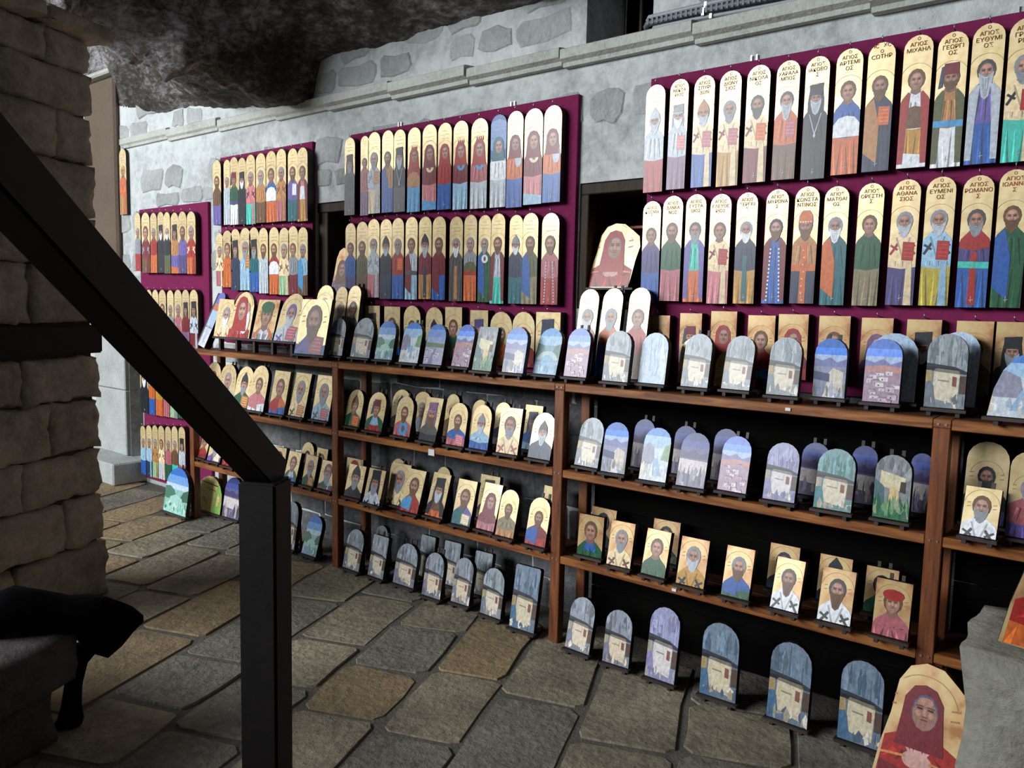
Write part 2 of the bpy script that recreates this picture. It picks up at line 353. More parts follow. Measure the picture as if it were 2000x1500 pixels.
# rock overhead
def rock_z(x, y):
    d = WY - y
    t = min(1, max(0, (x + 4.42) / .12)); t = t * t * (3 - 2 * t)
    u = min(1, max(0, (-x - 5.3) / 1.5))
    g_ = min(1, max(0, (-x - 6.93) / .1))
    left = 2.955 + .30 * u + d * (.30 + 1.5 * u) + .05 * math.sin(x * 3.1) + min(d, .2) * 6.5 * g_
    right = 3.17 + max(0, (x + 2.6)) * .12 + d * .34
    z = left * (1 - t) + right * t
    p = Vector((x, y, 0))
    z += .13 * min(1, .25 + d * 1.2) * noise.fractal(p * 1.9, .8, 2.1, 6) + .22 * min(1, d) * noise.noise(p * .7 + Vector((3, 1, 5)))
    z -= .12 * min(1, .15 + d * .9) * (noise.ridged_multi_fractal(Vector((x * 1.3 + y * .5, y * 2.1 - x * .3, 7)), .9, 2.2, 5, 1.0, 2.0) - 1.1)
    rd = abs(noise.noise(Vector((x * .9 + y * .7, y * 1.5 - x * .4, 2))))
    z -= .16 * min(1, d * .9) * max(0, .3 - rd) / .3
    return z
vs, fs = [], []; nx, ny = 360, 220; X0, X1, Y0, Y1 = -11.6, 2.9, -2.2, 3.5
for j in range(ny + 1):
    for i in range(nx + 1):
        x = X0 + (X1 - X0) * i / nx; y = Y0 + (Y1 - Y0) * j / ny
        vs.append((x, y, rock_z(x, y)))
for j in range(ny):
    for i in range(nx):
        a = j * (nx + 1) + i; fs.append((a, a + nx + 1, a + nx + 2, a + 1))
struct(mesh('ceiling', vs, fs, [MT['rock']], smooth=True))

# masonry pier on the left: core and courses of blocks, a timber tie let into it
pier = struct(empty('wall_left', (0, 0, 0)))
PN, PS0, PS1, PT = -3.335, 2.66, 3.33, .5        # face, near end, corner, thickness
def gp(n, s, z): v = GN * n + GA * s; return (v.x, v.y, z)
def rough_block(name, n0, n1, s0, s1, z0, z1, mat, parent, amp=.016, cuts=6):
    bm = bmesh.new(); bmesh.ops.create_cube(bm, size=1.0); bmesh.ops.subdivide_edges(bm, edges=bm.edges[:], cuts=cuts, use_grid_fill=True)
    c = Vector(((n0 + n1) / 2, (s0 + s1) / 2, (z0 + z1) / 2)); e = Vector((n1 - n0, s1 - s0, z1 - z0)); off = Vector((rng.uniform(0, 50), 0, 0))
    for v in bm.verts:
        d = Vector([2 * t for t in v.co]); rr = .035
        q = Vector([c[i] + v.co[i] * e[i] for i in range(3)])
        hit = sum(abs(t) > .99 for t in d)
        if hit > 1:                                  # knock the arrises back
            for i in range(3):
                if abs(d[i]) > .99: q[i] -= math.copysign(.010 + .012 * noise.noise(q * 9 + off), d[i])
        nz = noise.fractal(q * 7 + off, .9, 2.1, 4)
        for i in range(3):
            if abs(d[i]) > .99: q[i] += math.copysign(amp * nz, d[i])
        v.co = Vector(gp(q.x, q.y, q.z))
    bmesh.ops.recalc_face_normals(bm, faces=bm.faces)
    me = bpy.data.meshes.new(name); bm.to_mesh(me); bm.free(); me.materials.append(mat)
    for p in me.polygons: p.use_smooth = True
    return inst(name, me, parent)
def gbox(name, n0, n1, s0, s1, z0, z1, mat, parent, jit=0, bev=.0):
    c = [(n0, s0), (n1, s0), (n1, s1), (n0, s1)]
    j = lambda: rng.uniform(-jit, jit)
    v = [gp(a + j(), b + j(), z0 + j() * .6) for a, b in c] + [gp(a + j(), b + j(), z1 + j() * .6) for a, b in c]
    f = [(0, 3, 2, 1), (4, 5, 6, 7), (0, 1, 5, 4), (1, 2, 6, 5), (2, 3, 7, 6), (3, 0, 4, 7)]
    o = mesh(name, v, f, [mat], parent)
    if bev:
        bm = bmesh.new(); bm.from_mesh(o.data); bmesh.ops.bevel(bm, geom=bm.edges[:], offset=bev, segments=2, affect='EDGES'); bmesh.ops.recalc_face_normals(bm, faces=bm.faces); bm.to_mesh(o.data); bm.free()
    return o
gbox('core', PN - PT + .03, PN - .03, PS0 + .03, PS1 - .03, 0, 2.9, MT['pierjoint'], pier)
z = 0.0
courses = [.30, .26, .24, .27, .23, .17, .29, .25, .27, .24, .21, .17]
for ci, h in enumerate(courses):
    if ci == 5:
        gbox('timber_tie', PN - PT - .01, PN + .012, PS0, PS1 + .01, z + .01, z + h - .01, MT['rail'], pier, .004, .008)
    else:
        cuts = [PS0]; s = PS0 + (.18 + .2 * (ci % 2)) + rng.uniform(-.06, .1)
        while s < PS1 - .2: cuts.append(s); s += rng.uniform(.34, .6)
        cuts.append(PS1)
        for a, b in zip(cuts, cuts[1:]):
            rough_block('stone_block', PN - PT + rng.uniform(0, .02), PN + rng.uniform(-.008, .02), a + .005, b - .005, z + .005, z + h - .005, MT['pierstone'], pier, .024, 8)
    z += h
for a, b in ((PS0 - .05, 3.0), (3.01, PS1 + .07)):
    rough_block('cap_slab', PN - PT - .05, PN + .09, a, b, z + .002, z + .08, MT['pierstone'], pier, .014, 8)

# low stone parapet of the steps the camera looks over, bottom left
par = struct(empty('wall_steps', (0, 0, 0)))
for n0, n1, s0, s1, z0, z1 in ((-3.2, -2.77, 1.05, 2.14, 0, .19), (-2.76, -2.345, .95, 2.10, 0, .20), (-2.76, -2.345, -.2, .94, 0, .2), (-3.2, -2.72, .9, 2.16, .2, .38), (-2.71, -2.30, 1.02, 2.17, .208, .39), (-2.71, -2.32, -.2, 1.01, .208, .39)):
    rough_block('step_block', n0, n1, s0, s1, z0, z1, MT['stepstone'], par, .014)

# unseen blocks added left of the view to shade the nearby floor
blocker = struct(empty('wall_shade_added', (0, 0, 0)))
for q in range(4): gbox('shade_block', -4.6 + .001 * q, -2.32 - .03 * q, -1.9, .78 - .16 * q, .3 * q, .3 * q + .296, MT['stepstone'], blocker, .006, .02)

# rock side of the cave, far left behind the pier
vs, fs = [], []; nu, nv = 60, 40
for j in range(nv + 1):
    for i in range(nu + 1):
        y = -4.0 + 7.45 * i / nu; z = 5.6 * j / nv
        vs.append((-11.3 + .25 * noise.fractal(Vector((y * .9, z * .9, 4)), .9, 2.1, 5) + .12 * z, y, z - .02))
for j in range(nv):
    for i in range(nu):
        a = j * (nu + 1) + i; fs.append((a, a + nu + 1, a + nu + 2, a + 1))
struct(mesh('wall_side', vs, fs, [MT['rock']], smooth=True))

# ---- measured layout: (x, z, width, height, shape, picture) on the boards; (x, y, width, height, lean, shape, picture) standing
HUNG = [
 ('upper row, right board', [
  (-1.8, 2.142, 0.098, 0.481, 'arch', 'lgrey/red h=lgrey hat=point:lgrey b=lgrey'),
  (-1.686, 2.147, 0.091, 0.482, 'arch', 'lgrey/mauve hat=kalim:grey b=white book=pink'),
  (-1.562, 2.147, 0.097, 0.479, 'arch', 'cream/blue om=crim book=rose hat=point:tan b=lgrey'),
  (-1.442, 2.142, 0.098, 0.484, 'arch', 'cream/ochre om=crim book=rose h=grey b=grey'),
  (-1.321, 2.148, 0.1, 0.481, 'arch', 'cream/crim om=crim book=orange h=dkg b=dkg'),
  (-1.198, 2.15, 0.096, 0.476, 'arch', 'orange/brown h=dkg b=lgrey:1.7 book=rose'),
  (-1.078, 2.142, 0.095, 0.48, 'arch', 'dk/dk hat=kalim:dk b=lgrey:1.3 chain=lgrey'),
  (-0.956, 2.15, 0.101, 0.48, 'arch', 'blue/orange mid=white h=brown'),
  (-0.841, 2.152, 0.098, 0.48, 'arch', 'navy/navy h=brown b=brown book=orange half=tan'),
  (-0.715, 2.154, 0.1, 0.481, 'arch', 'white/ochre mid=brown cape=red h=brown hem=white'),
  (-0.6, 2.145, 0.099, 0.48, 'arch', 'tan/white hat=fez:crim cape=olive sash=sky b=brown:.5'),
  (-0.489, 2.147, 0.102, 0.485, 'arch', 'violet/blue h=dkg b=lgrey:2.2 cape2=lgrey'),
  (-0.376, 2.144, 0.1, 0.485, 'arch', 'cream/aqua om=dk book=red h=grey b=grey'),
 ]),
 ('lower row, right board', [
  (-1.796, 1.633, 0.093, 0.468, 'arch', 'purple/blue h=brown'),
  (-1.694, 1.644, 0.101, 0.474, 'arch', 'green/rose h=brown b=brown:.6'),
  (-1.578, 1.641, 0.097, 0.476, 'arch', 'aqua/orange h=dkg b=grey cape=violet'),
  (-1.462, 1.635, 0.097, 0.475, 'arch', 'cream/pink om=crim book=red h=brown'),
  (-1.341, 1.637, 0.093, 0.471, 'arch', 'navy/ochre h=grey b=white str=teal'),
  (-1.214, 1.639, 0.095, 0.473, 'arch', 'blue/blue cape=crim trim=white h=dk b=brown'),
  (-1.093, 1.641, 0.099, 0.473, 'arch', 'tan/navy hat=mitre:orange cross=orange b=brown h=brown'),
  (-0.973, 1.636, 0.095, 0.47, 'arch', 'teal/teal h=grey b=white:1.3 half=orange'),
  (-0.848, 1.636, 0.094, 0.472, 'arch', 'green/khaki h=brown'),
  (-0.723, 1.64, 0.098, 0.472, 'arch', 'cream/purple om=red book=red h=grey b=lgrey'),
  (-0.606, 1.64, 0.099, 0.472, 'arch', 'lblue/mustard om=dk book=red h=grey b=lgrey'),
  (-0.484, 1.635, 0.099, 0.472, 'arch', 'purple/blue band=red sash=aqua str=red h=dkg b=grey'),
  (-0.376, 1.636, 0.094, 0.482, 'arch', 'green/green h=brown b=brown half=blue'),
 ]),
 ('bottom row, right board', [
  (-1.745, 1.307, 0.122, 0.27, 'rect', 'navy/navy h=brown'),
  (-1.579, 1.32, 0.108, 0.27, 'rect', 'lgrey/red hat=fez:crim b=brown:.5'),
  (-1.424, 1.332, 0.121, 0.27, 'rect', 'red/orange hat=veil:red'),
  (-1.254, 1.318, 0.12, 0.27, 'rect', 'red/sky h=brown'),
  (-1.118, 1.326, 0.125, 0.27, 'rect', 'crim/red hat=veil:red'),
  (-0.953, 1.323, 0.123, 0.27, 'rect', 'crim/navy h=brown'),
  (-0.794, 1.319, 0.117, 0.27, 'rect', 'mauve/purple hat=veil:mauve'),
  (-0.629, 1.317, 0.12, 0.27, 'rect', 'dk/dk hat=kalim:dk b=white'),
  (-0.462, 1.316, 0.12, 0.27, 'rect', 'brown/olive h=brown'),
  (-0.341, 1.316, 0.109, 0.27, 'rect', 'dk/dk hat=kalim:dk b=lgrey:1.2'),
 ]),
 ('upper row, middle board', [
  (-3.934, 2.154, 0.098, 0.474, 'arch', 'dkg/dkg hat=kalim:dk b=grey'),
  (-3.794, 2.144, 0.076, 0.479, 'arch', 'rose/mauve h=brown'),
  (-3.706, 2.151, 0.111, 0.485, 'arch', 'lgrey/cream om=grey book=tan h=grey b=grey'),
  (-3.587, 2.151, 0.099, 0.481, 'arch', 'tan/blue h=brown b=brown half=blue'),
  (-3.484, 2.148, 0.1, 0.477, 'arch', 'dk/dkg hat=kalim:dk b=lgrey:1.4 chain=lgrey'),
  (-3.364, 2.141, 0.106, 0.481, 'arch', 'red/sky mid=tan hat=crown:red'),
  (-3.237, 2.145, 0.114, 0.479, 'arch', 'crim/pink hat=veil:crim disc=cream hem=sky'),
  (-3.119, 2.141, 0.107, 0.477, 'arch', 'red/blue hat=veil:red'),
  (-2.998, 2.134, 0.111, 0.48, 'arch', 'crim/lblue hat=crown:red disc=sky'),
  (-2.864, 2.131, 0.121, 0.479, 'arch', 'rose/lgrey hat=crown:red disc=sky'),
  (-2.727, 2.129, 0.11, 0.483, 'arch', 'white/lgrey hat=veil:teal bg=blue'),
  (-2.616, 2.122, 0.106, 0.493, 'arch', 'orange/blue hat=veil:crim child=lgrey'),
  (-2.494, 2.13, 0.119, 0.482, 'arch', 'crim/pink hat=veil:crim disc=cream hem=lblue'),
  (-2.376, 2.133, 0.111, 0.478, 'arch', 'orange/blue hat=veil:crim child=lgrey'),
 ]),
 ('lower row, middle board', [
  (-3.923, 1.629, 0.099, 0.474, 'arch', 'blue/purple h=brown'),
  (-3.816, 1.63, 0.106, 0.477, 'arch', 'olive/brown h=brown b=brown'),
  (-3.709, 1.641, 0.107, 0.477, 'arch', 'lgrey/pink om=grey h=grey b=lgrey'),
  (-3.599, 1.633, 0.104, 0.479, 'arch', 'dk/navy hat=point:dk b=lgrey'),
  (-3.491, 1.634, 0.102, 0.479, 'arch', 'red/blue h=grey b=grey book=orange'),
  (-3.38, 1.632, 0.103, 0.481, 'arch', 'lgrey/lblue half=crim h=brown sash=dkg'),
  (-3.264, 1.636, 0.104, 0.473, 'arch', 'crim/tan hat=point:dk b=lgrey:1.5 str=navy'),
  (-3.155, 1.632, 0.105, 0.472, 'arch', 'crim/blue h=brown b=brown half=crim'),
  (-3.021, 1.627, 0.101, 0.469, 'arch', 'dkg/dkg h=grey b=white:1.3 str=tan'),
  (-2.915, 1.629, 0.094, 0.471, 'arch', 'grey/orange mid=olive sash=red h=grey'),
  (-2.813, 1.624, 0.088, 0.469, 'arch', 'green/green h=grey b=grey half=blue disc=white'),
  (-2.721, 1.617, 0.096, 0.479, 'arch', 'lgrey/aqua cape=crim h=brown b=brown'),
  (-2.596, 1.619, 0.089, 0.463, 'arch', 'navy/teal hat=point:grey b=white'),
  (-2.501, 1.618, 0.1, 0.469, 'arch', 'olive/khaki half=blue h=brown b=brown'),
  (-2.373, 1.617, 0.109, 0.463, 'arch', 'rose/red h=brown b=brown:.6 trim=lgrey'),
 ]),
 ('bottom row, middle board', [
  (-3.857, 1.289, 0.118, 0.29, 'arch', 'red/red hat=veil:red'),
  (-3.716, 1.3, 0.137, 0.29, 'rect', 'grey/navy hat=kalim:dk b=white'),
  (-3.54, 1.297, 0.14, 0.29, 'rect', 'brown/blue h=brown'),
  (-3.368, 1.306, 0.142, 0.29, 'arch', 'brown/crim h=brown b=brown'),
  (-3.187, 1.3, 0.136, 0.29, 'arch', 'dk/dk hat=point:dk b=white'),
  (-3.034, 1.303, 0.13, 0.29, 'rect', 'green/green h=brown book=orange'),
  (-2.842, 1.289, 0.131, 0.29, 'rect', 'dk/dk hat=kalim:purple b=grey'),
  (-2.685, 1.284, 0.153, 0.29, 'arch', 'orange/tan h=brown b=brown'),
  (-2.534, 1.287, 0.15, 0.29, 'arch', 'red/red hat=veil:red'),
  (-2.374, 1.288, 0.156, 0.29, 'rect', 'navy/navy hat=kalim:navy b=white'),
 ]),
 ('upper row, second board', [
  (-5.442, 2.165, 0.111, 0.471, 'arch', 'brown/violet h=brown b=brown'),
  (-5.309, 2.159, 0.087, 0.468, 'arch', 'lgrey/lgrey h=grey'),
  (-5.219, 2.155, 0.105, 0.482, 'arch', 'green/white sash=purple hat=fez:crim'),
  (-5.114, 2.153, 0.103, 0.469, 'arch', 'dk/dk hat=kalim:dk b=white'),
  (-5.006, 2.148, 0.113, 0.485, 'arch', 'pink/aqua om=dk h=grey'),
  (-4.885, 2.153, 0.116, 0.478, 'arch', 'tan/brown h=grey b=grey'),
  (-4.761, 2.151, 0.119, 0.482, 'arch', 'blue/orange mid=white h=brown'),
  (-4.646, 2.152, 0.11, 0.483, 'arch', 'tan/rose om=brown h=grey'),
  (-4.52, 2.146, 0.107, 0.479, 'arch', 'violet/teal h=brown b=brown book=white'),
  (-4.411, 2.14, 0.11, 0.48, 'arch', 'pink/ochre mid=white cape=crim h=brown'),
 ]),
 ('lower row, second board', [
  (-5.42, 1.709, 0.097, 0.391, 'arch', 'cream/rose om=crim h=grey'),
  (-5.314, 1.701, 0.129, 0.416, 'arch', 'orange/orange h=brown'),
  (-5.21, 1.679, 0.119, 0.445, 'arch', 'navy/navy hat=kalim:dk'),
  (-5.082, 1.68, 0.136, 0.446, 'arch', 'lblue/lblue h=grey b=grey book=tan'),
  (-4.974, 1.669, 0.12, 0.456, 'arch', 'teal/blue hat=kalim:dk b=grey'),
  (-4.859, 1.659, 0.111, 0.457, 'arch', 'lgrey/lgrey h=brown b=brown'),
  (-4.735, 1.653, 0.114, 0.462, 'arch', 'red/orange mid=white h=brown b=brown'),
  (-4.62, 1.65, 0.116, 0.456, 'arch', 'cream/lgreen om=brown h=grey'),
  (-4.519, 1.651, 0.108, 0.461, 'arch', 'grey/crim h=brown'),
  (-4.412, 1.648, 0.105, 0.452, 'arch', 'lblue/brown half=sky h=grey'),
 ]),
 ('top row, far left board', [
  (-6.664, 1.838, 0.097, 0.482, 'arch', 'grey/red h=grey'),
  (-6.529, 1.819, 0.138, 0.497, 'arch', 'crim/brown om=grey h=brown'),
  (-6.397, 1.818, 0.109, 0.487, 'arch', 'red/orange h=grey'),
  (-6.28, 1.817, 0.107, 0.49, 'arch', 'dk/dk hat=kalim:dk b=white'),
  (-6.179, 1.811, 0.097, 0.489, 'arch', 'dk/olive h=grey b=white'),
  (-6.063, 1.81, 0.118, 0.479, 'arch', 'tan/violet hat=kalim:dk hem=orange'),
  (-5.942, 1.809, 0.123, 0.482, 'arch', 'violet/purple h=brown b=brown'),
  (-5.817, 1.804, 0.128, 0.48, 'arch', 'red/orange om=cream h=grey'),
 ]),
 ('second row, far left board', [
  (-6.598, 1.237, 0.079, 0.433, 'arch', 'lgrey/brown h=grey'),
  (-6.502, 1.224, 0.095, 0.455, 'arch', 'grey/red h=grey'),
  (-6.395, 1.212, 0.102, 0.467, 'arch', 'lgrey/mauve h=brown'),
  (-6.278, 1.204, 0.116, 0.475, 'arch', 'rose/blue h=brown'),
  (-6.151, 1.207, 0.105, 0.469, 'arch', 'grey/teal h=grey'),
  (-6.031, 1.204, 0.119, 0.476, 'arch', 'rose/pink om=grey h=grey'),
  (-5.918, 1.206, 0.108, 0.475, 'arch', 'crim/mauve hat=kalim:dk'),
  (-5.796, 1.208, 0.121, 0.473, 'arch', 'lgrey/crim om=dk hat=kalim:dk'),
 ]),
 ('third row, far left board', [
  (-6.614, 0.629, 0.143, 0.456, 'arch', 'dk/dk hat=kalim:dk b=white'),
  (-6.482, 0.625, 0.104, 0.467, 'arch', 'orange/blue h=brown'),
  (-6.362, 0.628, 0.119, 0.467, 'arch', 'ochre/orange h=brown'),
  (-6.244, 0.632, 0.1, 0.47, 'arch', 'mauve/rose h=grey'),
  (-6.129, 0.635, 0.114, 0.473, 'arch', 'grey/lgreen om=dk h=grey'),
  (-6.001, 0.641, 0.127, 0.475, 'arch', 'grey/green h=grey'),
 ]),
 ('lowest row, far left board', [
  (-6.658, 0.085, 0.091, 0.425, 'arch', 'lblue/blue h=grey'),
  (-6.555, 0.083, 0.098, 0.444, 'arch', 'lblue/navy om=lgrey h=grey'),
  (-6.45, 0.086, 0.096, 0.453, 'arch', 'tan/lgreen om=brown h=grey'),
  (-6.343, 0.089, 0.103, 0.457, 'arch', 'cream/lgrey om=brown h=brown'),
  (-6.233, 0.097, 0.1, 0.456, 'arch', 'rose/green h=grey'),
  (-6.125, 0.106, 0.098, 0.46, 'arch', 'brown/aqua h=grey'),
  (-6.016, 0.119, 0.104, 0.455, 'arch', 'lgrey/rose hat=kalim:dk'),
 ]),
]
STAND = [
 ('top', 'left bay', 'front', [
  (-4.001, 3.02, 0.275, 0.347, 0.21, 'rect', 'blue/blue h=brown b=brown half=violet book=rose'),
 ]),
 ('top', '', 'front', [
  (-3.845, 3.097, 0.137, 0.23, 0.19, 'arch', 'L cliff'),
  (-3.618, 3.1, 0.18, 0.241, 0.22, 'arch', 'L cliff'),
  (-3.412, 3.099, 0.139, 0.228, 0.22, 'arch', 'L green'),
  (-3.152, 3.048, 0.146, 0.227, 0.24, 'arch', 'L sea'),
  (-2.969, 3.05, 0.138, 0.223, 0.22, 'arch', 'L field'),
  (-2.783, 3.068, 0.124, 0.229, 0.27, 'arch', 'L village'),
  (-2.54, 2.961, 0.124, 0.223, 0.25, 'square', 'L ruin'),
  (-2.368, 2.991, 0.13, 0.226, 0.21, 'arch', 'L sky'),
  (-2.218, 3.048, 0.137, 0.23, 0.29, 'arch', 'L bridge'),
  (-2.043, 3.052, 0.124, 0.231, 0.19, 'arch', 'L village'),
  (-1.797, 3.003, 0.129, 0.227, 0.16, 'arch', 'L cliff'),
  (-1.642, 3.05, 0.132, 0.223, 0.15, 'arch', 'L pale'),
  (-1.442, 3.055, 0.123, 0.227, 0.18, 'arch', 'L cliff'),
  (-1.278, 3.095, 0.123, 0.226, 0.22, 'arch', 'L cliff'),
  (-1.063, 3.032, 0.121, 0.227, 0.17, 'arch', 'L cliff'),
  (-0.908, 3.1, 0.119, 0.226, 0.04, 'arch', 'L sky'),
  (-0.717, 3.081, 0.124, 0.233, 0.08, 'arch', 'L village'),
  (-0.509, 3.075, 0.125, 0.259, 0.04, 'arch', 'L cliff'),
  (-0.265, 2.96, 0.197, 0.21, 0.18, 'plate', 'L sea'),
 ]),
 ('top', '', 'back', [
  (-4.098, 3.17, 0.156, 0.438, 0.16, 'stickarch', 'cream/cream h=cream'),
  (-3.942, 3.17, 0.115, 0.428, 0.16, 'stickarch', 'cream/cream h=cream'),
  (-3.816, 3.17, 0.116, 0.435, 0.16, 'stickarch', 'dk/dk h=dkg'),
  (-2.088, 3.17, 0.109, 0.418, 0.16, 'stickarch', 'rose/mauve om=grey h=grey b=lgrey'),
  (-1.958, 3.17, 0.112, 0.423, 0.16, 'stickarch', 'purple/blue band=orange str=red h=grey b=grey'),
  (-1.81, 3.17, 0.107, 0.426, 0.16, 'stickarch', 'red/brown h=brown'),
  (-1.513, 3.17, 0.126, 0.204, 0.16, 'arch', 'tan/tan h=brown'),
  (-1.34, 3.17, 0.13, 0.158, 0.16, 'arch', 'tan/tan h=brown'),
  (-0.707, 3.17, 0.169, 0.255, 0.16, 'arch', 'L pale'),
  (-0.497, 3.17, 0.138, 0.268, 0.16, 'arch', 'L pale'),
 ]),
 ('second', 'left bay', 'front', [
  (-5.261, 3.1, 0.179, 0.281, 0.16, 'arch', 'red/red hat=veil:red'),
  (-5.07, 3.1, 0.204, 0.278, 0.16, 'arch', 'lgrey/lgrey h=grey'),
  (-4.765, 3.025, 0.191, 0.286, 0.23, 'arch', 'green/green hat=point:dk b=grey book=tan'),
  (-4.565, 3.01, 0.177, 0.305, 0.21, 'arch', 'pink/white half=pink h=brown'),
  (-4.349, 3.023, 0.168, 0.281, 0.21, 'rect', 'orange/blue half=red h=brown'),
  (-4.167, 3.045, 0.171, 0.28, 0.23, 'rect', 'cream/khaki om=olive h=grey b=grey book=tan'),
  (-3.94, 3.056, 0.167, 0.278, 0.2, 'rect', 'lblue/blue om=dkg h=grey b=grey book=rose'),
 ]),
 ('second', 'middle bay', 'front', [
  (-3.615, 3.034, 0.148, 0.22, 0.23, 'arch', 'green/green hat=point:brown book=orange'),
  (-3.397, 3.011, 0.144, 0.224, 0.23, 'arch', 'lblue/red hat=fez:crim cape=green'),
  (-3.155, 3.003, 0.135, 0.221, 0.2, 'arch', 'rose/rose h=brown b=brown disc=sky'),
  (-2.94, 2.985, 0.13, 0.236, 0.27, 'rect', 'dkg/dk hat=kalim:mauve b=brown'),
  (-2.74, 2.99, 0.13, 0.223, 0.18, 'arch', 'blue/rose h=brown b=brown book=pink'),
  (-2.586, 2.998, 0.128, 0.227, 0.18, 'arch', 'lblue/blue hat=point:grey b=lgrey'),
  (-2.403, 3.004, 0.133, 0.228, 0.18, 'rect', 'cream/blue om=rose h=brown b=grey'),
  (-2.21, 3.01, 0.135, 0.225, 0.24, 'arch', 'navy/navy hat=point:dk b=lgrey:1.3'),
 ]),
 ('second', 'middle bay', 'back', [
  (-3.354, 3.17, 0.148, 0.23, 0.16, 'arch', 'dk/dk hat=point:dk b=grey'),
  (-3.182, 3.17, 0.137, 0.232, 0.16, 'arch', 'grey/grey h=grey'),
  (-2.949, 3.17, 0.097, 0.238, 0.16, 'arch', 'brown/brown h=brown'),
  (-2.747, 3.17, 0.11, 0.224, 0.16, 'arch', 'tan/tan h=brown'),
  (-2.585, 3.17, 0.101, 0.225, 0.16, 'arch', 'purple/grey h=grey'),
  (-2.387, 3.17, 0.111, 0.228, 0.16, 'rect', 'blue/lblue hat=kalim:navy'),
 ]),
 ('second', 'wide right bay', 'front', [
  (-1.943, 3.017, 0.131, 0.228, 0.25, 'arch', 'L cliff'),
  (-1.782, 2.986, 0.119, 0.225, 0.18, 'arch', 'L sky'),
  (-1.571, 2.96, 0.124, 0.229, 0.26, 'arch', 'L sea'),
  (-1.4, 2.966, 0.123, 0.227, 0.28, 'arch', 'L dusk'),
  (-1.237, 3.009, 0.123, 0.226, 0.22, 'arch', 'L village'),
  (-1.038, 2.989, 0.123, 0.226, 0.21, 'arch', 'L cliffv'),
  (-0.837, 2.988, 0.135, 0.228, 0.18, 'arch', 'L cliffg'),
  (-0.639, 2.999, 0.12, 0.231, 0.04, 'arch', 'L ruin'),
 ]),
 ('second', 'wide right bay', 'back', [
  (-1.744, 3.17, 0.106, 0.225, 0.16, 'arch', 'L dusk'),
  (-1.534, 3.17, 0.106, 0.217, 0.16, 'arch', 'L dusk'),
  (-1.348, 3.17, 0.108, 0.225, 0.16, 'arch', 'L dusk'),
  (-0.969, 3.17, 0.108, 0.212, 0.16, 'arch', 'L dusk'),
  (-0.784, 3.17, 0.092, 0.223, 0.16, 'arch', 'L dusk'),
  (-0.585, 3.17, 0.073, 0.22, 0.16, 'arch', 'L dusk'),
 ]),
 ('second', 'right end bay', 'front', [
  (-0.362, 2.96, 0.105, 0.165, 0.34, 'rect', 'white/lgrey om=dkg h=brown b=grey'),
  (-0.239, 3.046, 0.11, 0.288, 0.04, 'arch', 'rose/violet h=grey b=grey'),
 ]),
 ('second', 'right end bay', 'back', [
  (-0.378, 3.17, 0.131, 0.289, 0.16, 'arch', 'dk/purple h=dk b=dk'),
 ]),
 ('third', 'left bay', 'front', [
  (-5.257, 3.018, 0.111, 0.186, 0.28, 'rect', 'red/crim h=brown'),
  (-5.079, 3.007, 0.154, 0.181, 0.25, 'rect', 'mauve/violet h=grey b=grey book=cream'),
  (-4.864, 2.991, 0.147, 0.186, 0.16, 'rect', 'pink/red h=brown'),
  (-4.377, 3.049, 0.13, 0.184, 0.16, 'rect', 'tan/brown h=brown'),
  (-4.181, 3.004, 0.125, 0.187, 0.27, 'rect', 'lgrey/blue h=brown cape=green'),
  (-3.995, 3.002, 0.124, 0.188, 0.22, 'rect', 'green/green h=grey b=grey book=tan'),
  (-3.831, 3.006, 0.144, 0.175, 0.26, 'rect', 'lblue/crim half=green h=brown b=grey'),
 ]),
 ('third', 'left bay', 'back', [
  (-4.244, 3.17, 0.137, 0.22, 0.16, 'arch', 'dk/olive h=dk'),
  (-4.096, 3.17, 0.117, 0.198, 0.16, 'rect', 'tan/tan h=brown'),
 ]),
 ('third', 'middle bay', 'front', [
  (-3.56, 2.995, 0.143, 0.19, 0.26, 'rect', 'dk/dk hat=point:dk b=grey'),
  (-3.36, 2.966, 0.144, 0.199, 0.26, 'rect', 'lgrey/crim hat=kalim:dk b=grey om=dk'),
  (-3.243, 3.045, 0.152, 0.236, 0.23, 'rect', 'cream/crim om=brown h=grey b=grey'),
  (-3.075, 2.987, 0.137, 0.236, 0.3, 'rect', 'red/red half=sky h=brown b=brown:.6'),
  (-2.908, 3.012, 0.134, 0.236, 0.29, 'rect', 'brown/orange hat=kalim:dk b=lgrey cape=dk'),
  (-2.694, 2.992, 0.129, 0.235, 0.26, 'rect', 'violet/teal h=brown b=brown half=teal book=cream'),
  (-2.539, 3.007, 0.12, 0.239, 0.3, 'rect', 'crim/rose hat=veil:crim'),
  (-2.391, 2.983, 0.114, 0.234, 0.24, 'arch', 'khaki/tan h=brown b=brown'),
  (-2.192, 2.971, 0.123, 0.23, 0.22, 'arch', 'crim/red half=blue h=brown b=brown'),
 ]),
 ('third', 'middle bay', 'back', [
  (-3.768, 3.17, 0.151, 0.176, 0.16, 'rect', 'red/red hat=veil:red'),
  (-3.382, 3.17, 0.128, 0.228, 0.16, 'arch', 'tan/brown h=brown'),
  (-3.013, 3.17, 0.108, 0.232, 0.16, 'arch', 'brown/tan h=brown'),
  (-2.671, 3.17, 0.134, 0.234, 0.16, 'rect', 'dk/brown hat=kalim:dk'),
  (-2.273, 3.17, 0.083, 0.239, 0.16, 'rect', 'tan/tan h=brown'),
 ]),
 ('third', 'wide right bay', 'front', [
  (-1.906, 3.01, 0.131, 0.189, 0.08, 'rect', 'blue/green h=brown cape=green'),
  (-1.73, 2.976, 0.118, 0.197, 0.2, 'rect', 'cream/red om=brown h=grey b=grey'),
  (-1.555, 2.97, 0.115, 0.195, 0.25, 'rect', 'green/green h=brown'),
  (-1.377, 2.96, 0.123, 0.197, 0.23, 'rect', 'ochre/gold om=dk h=grey b=lgrey'),
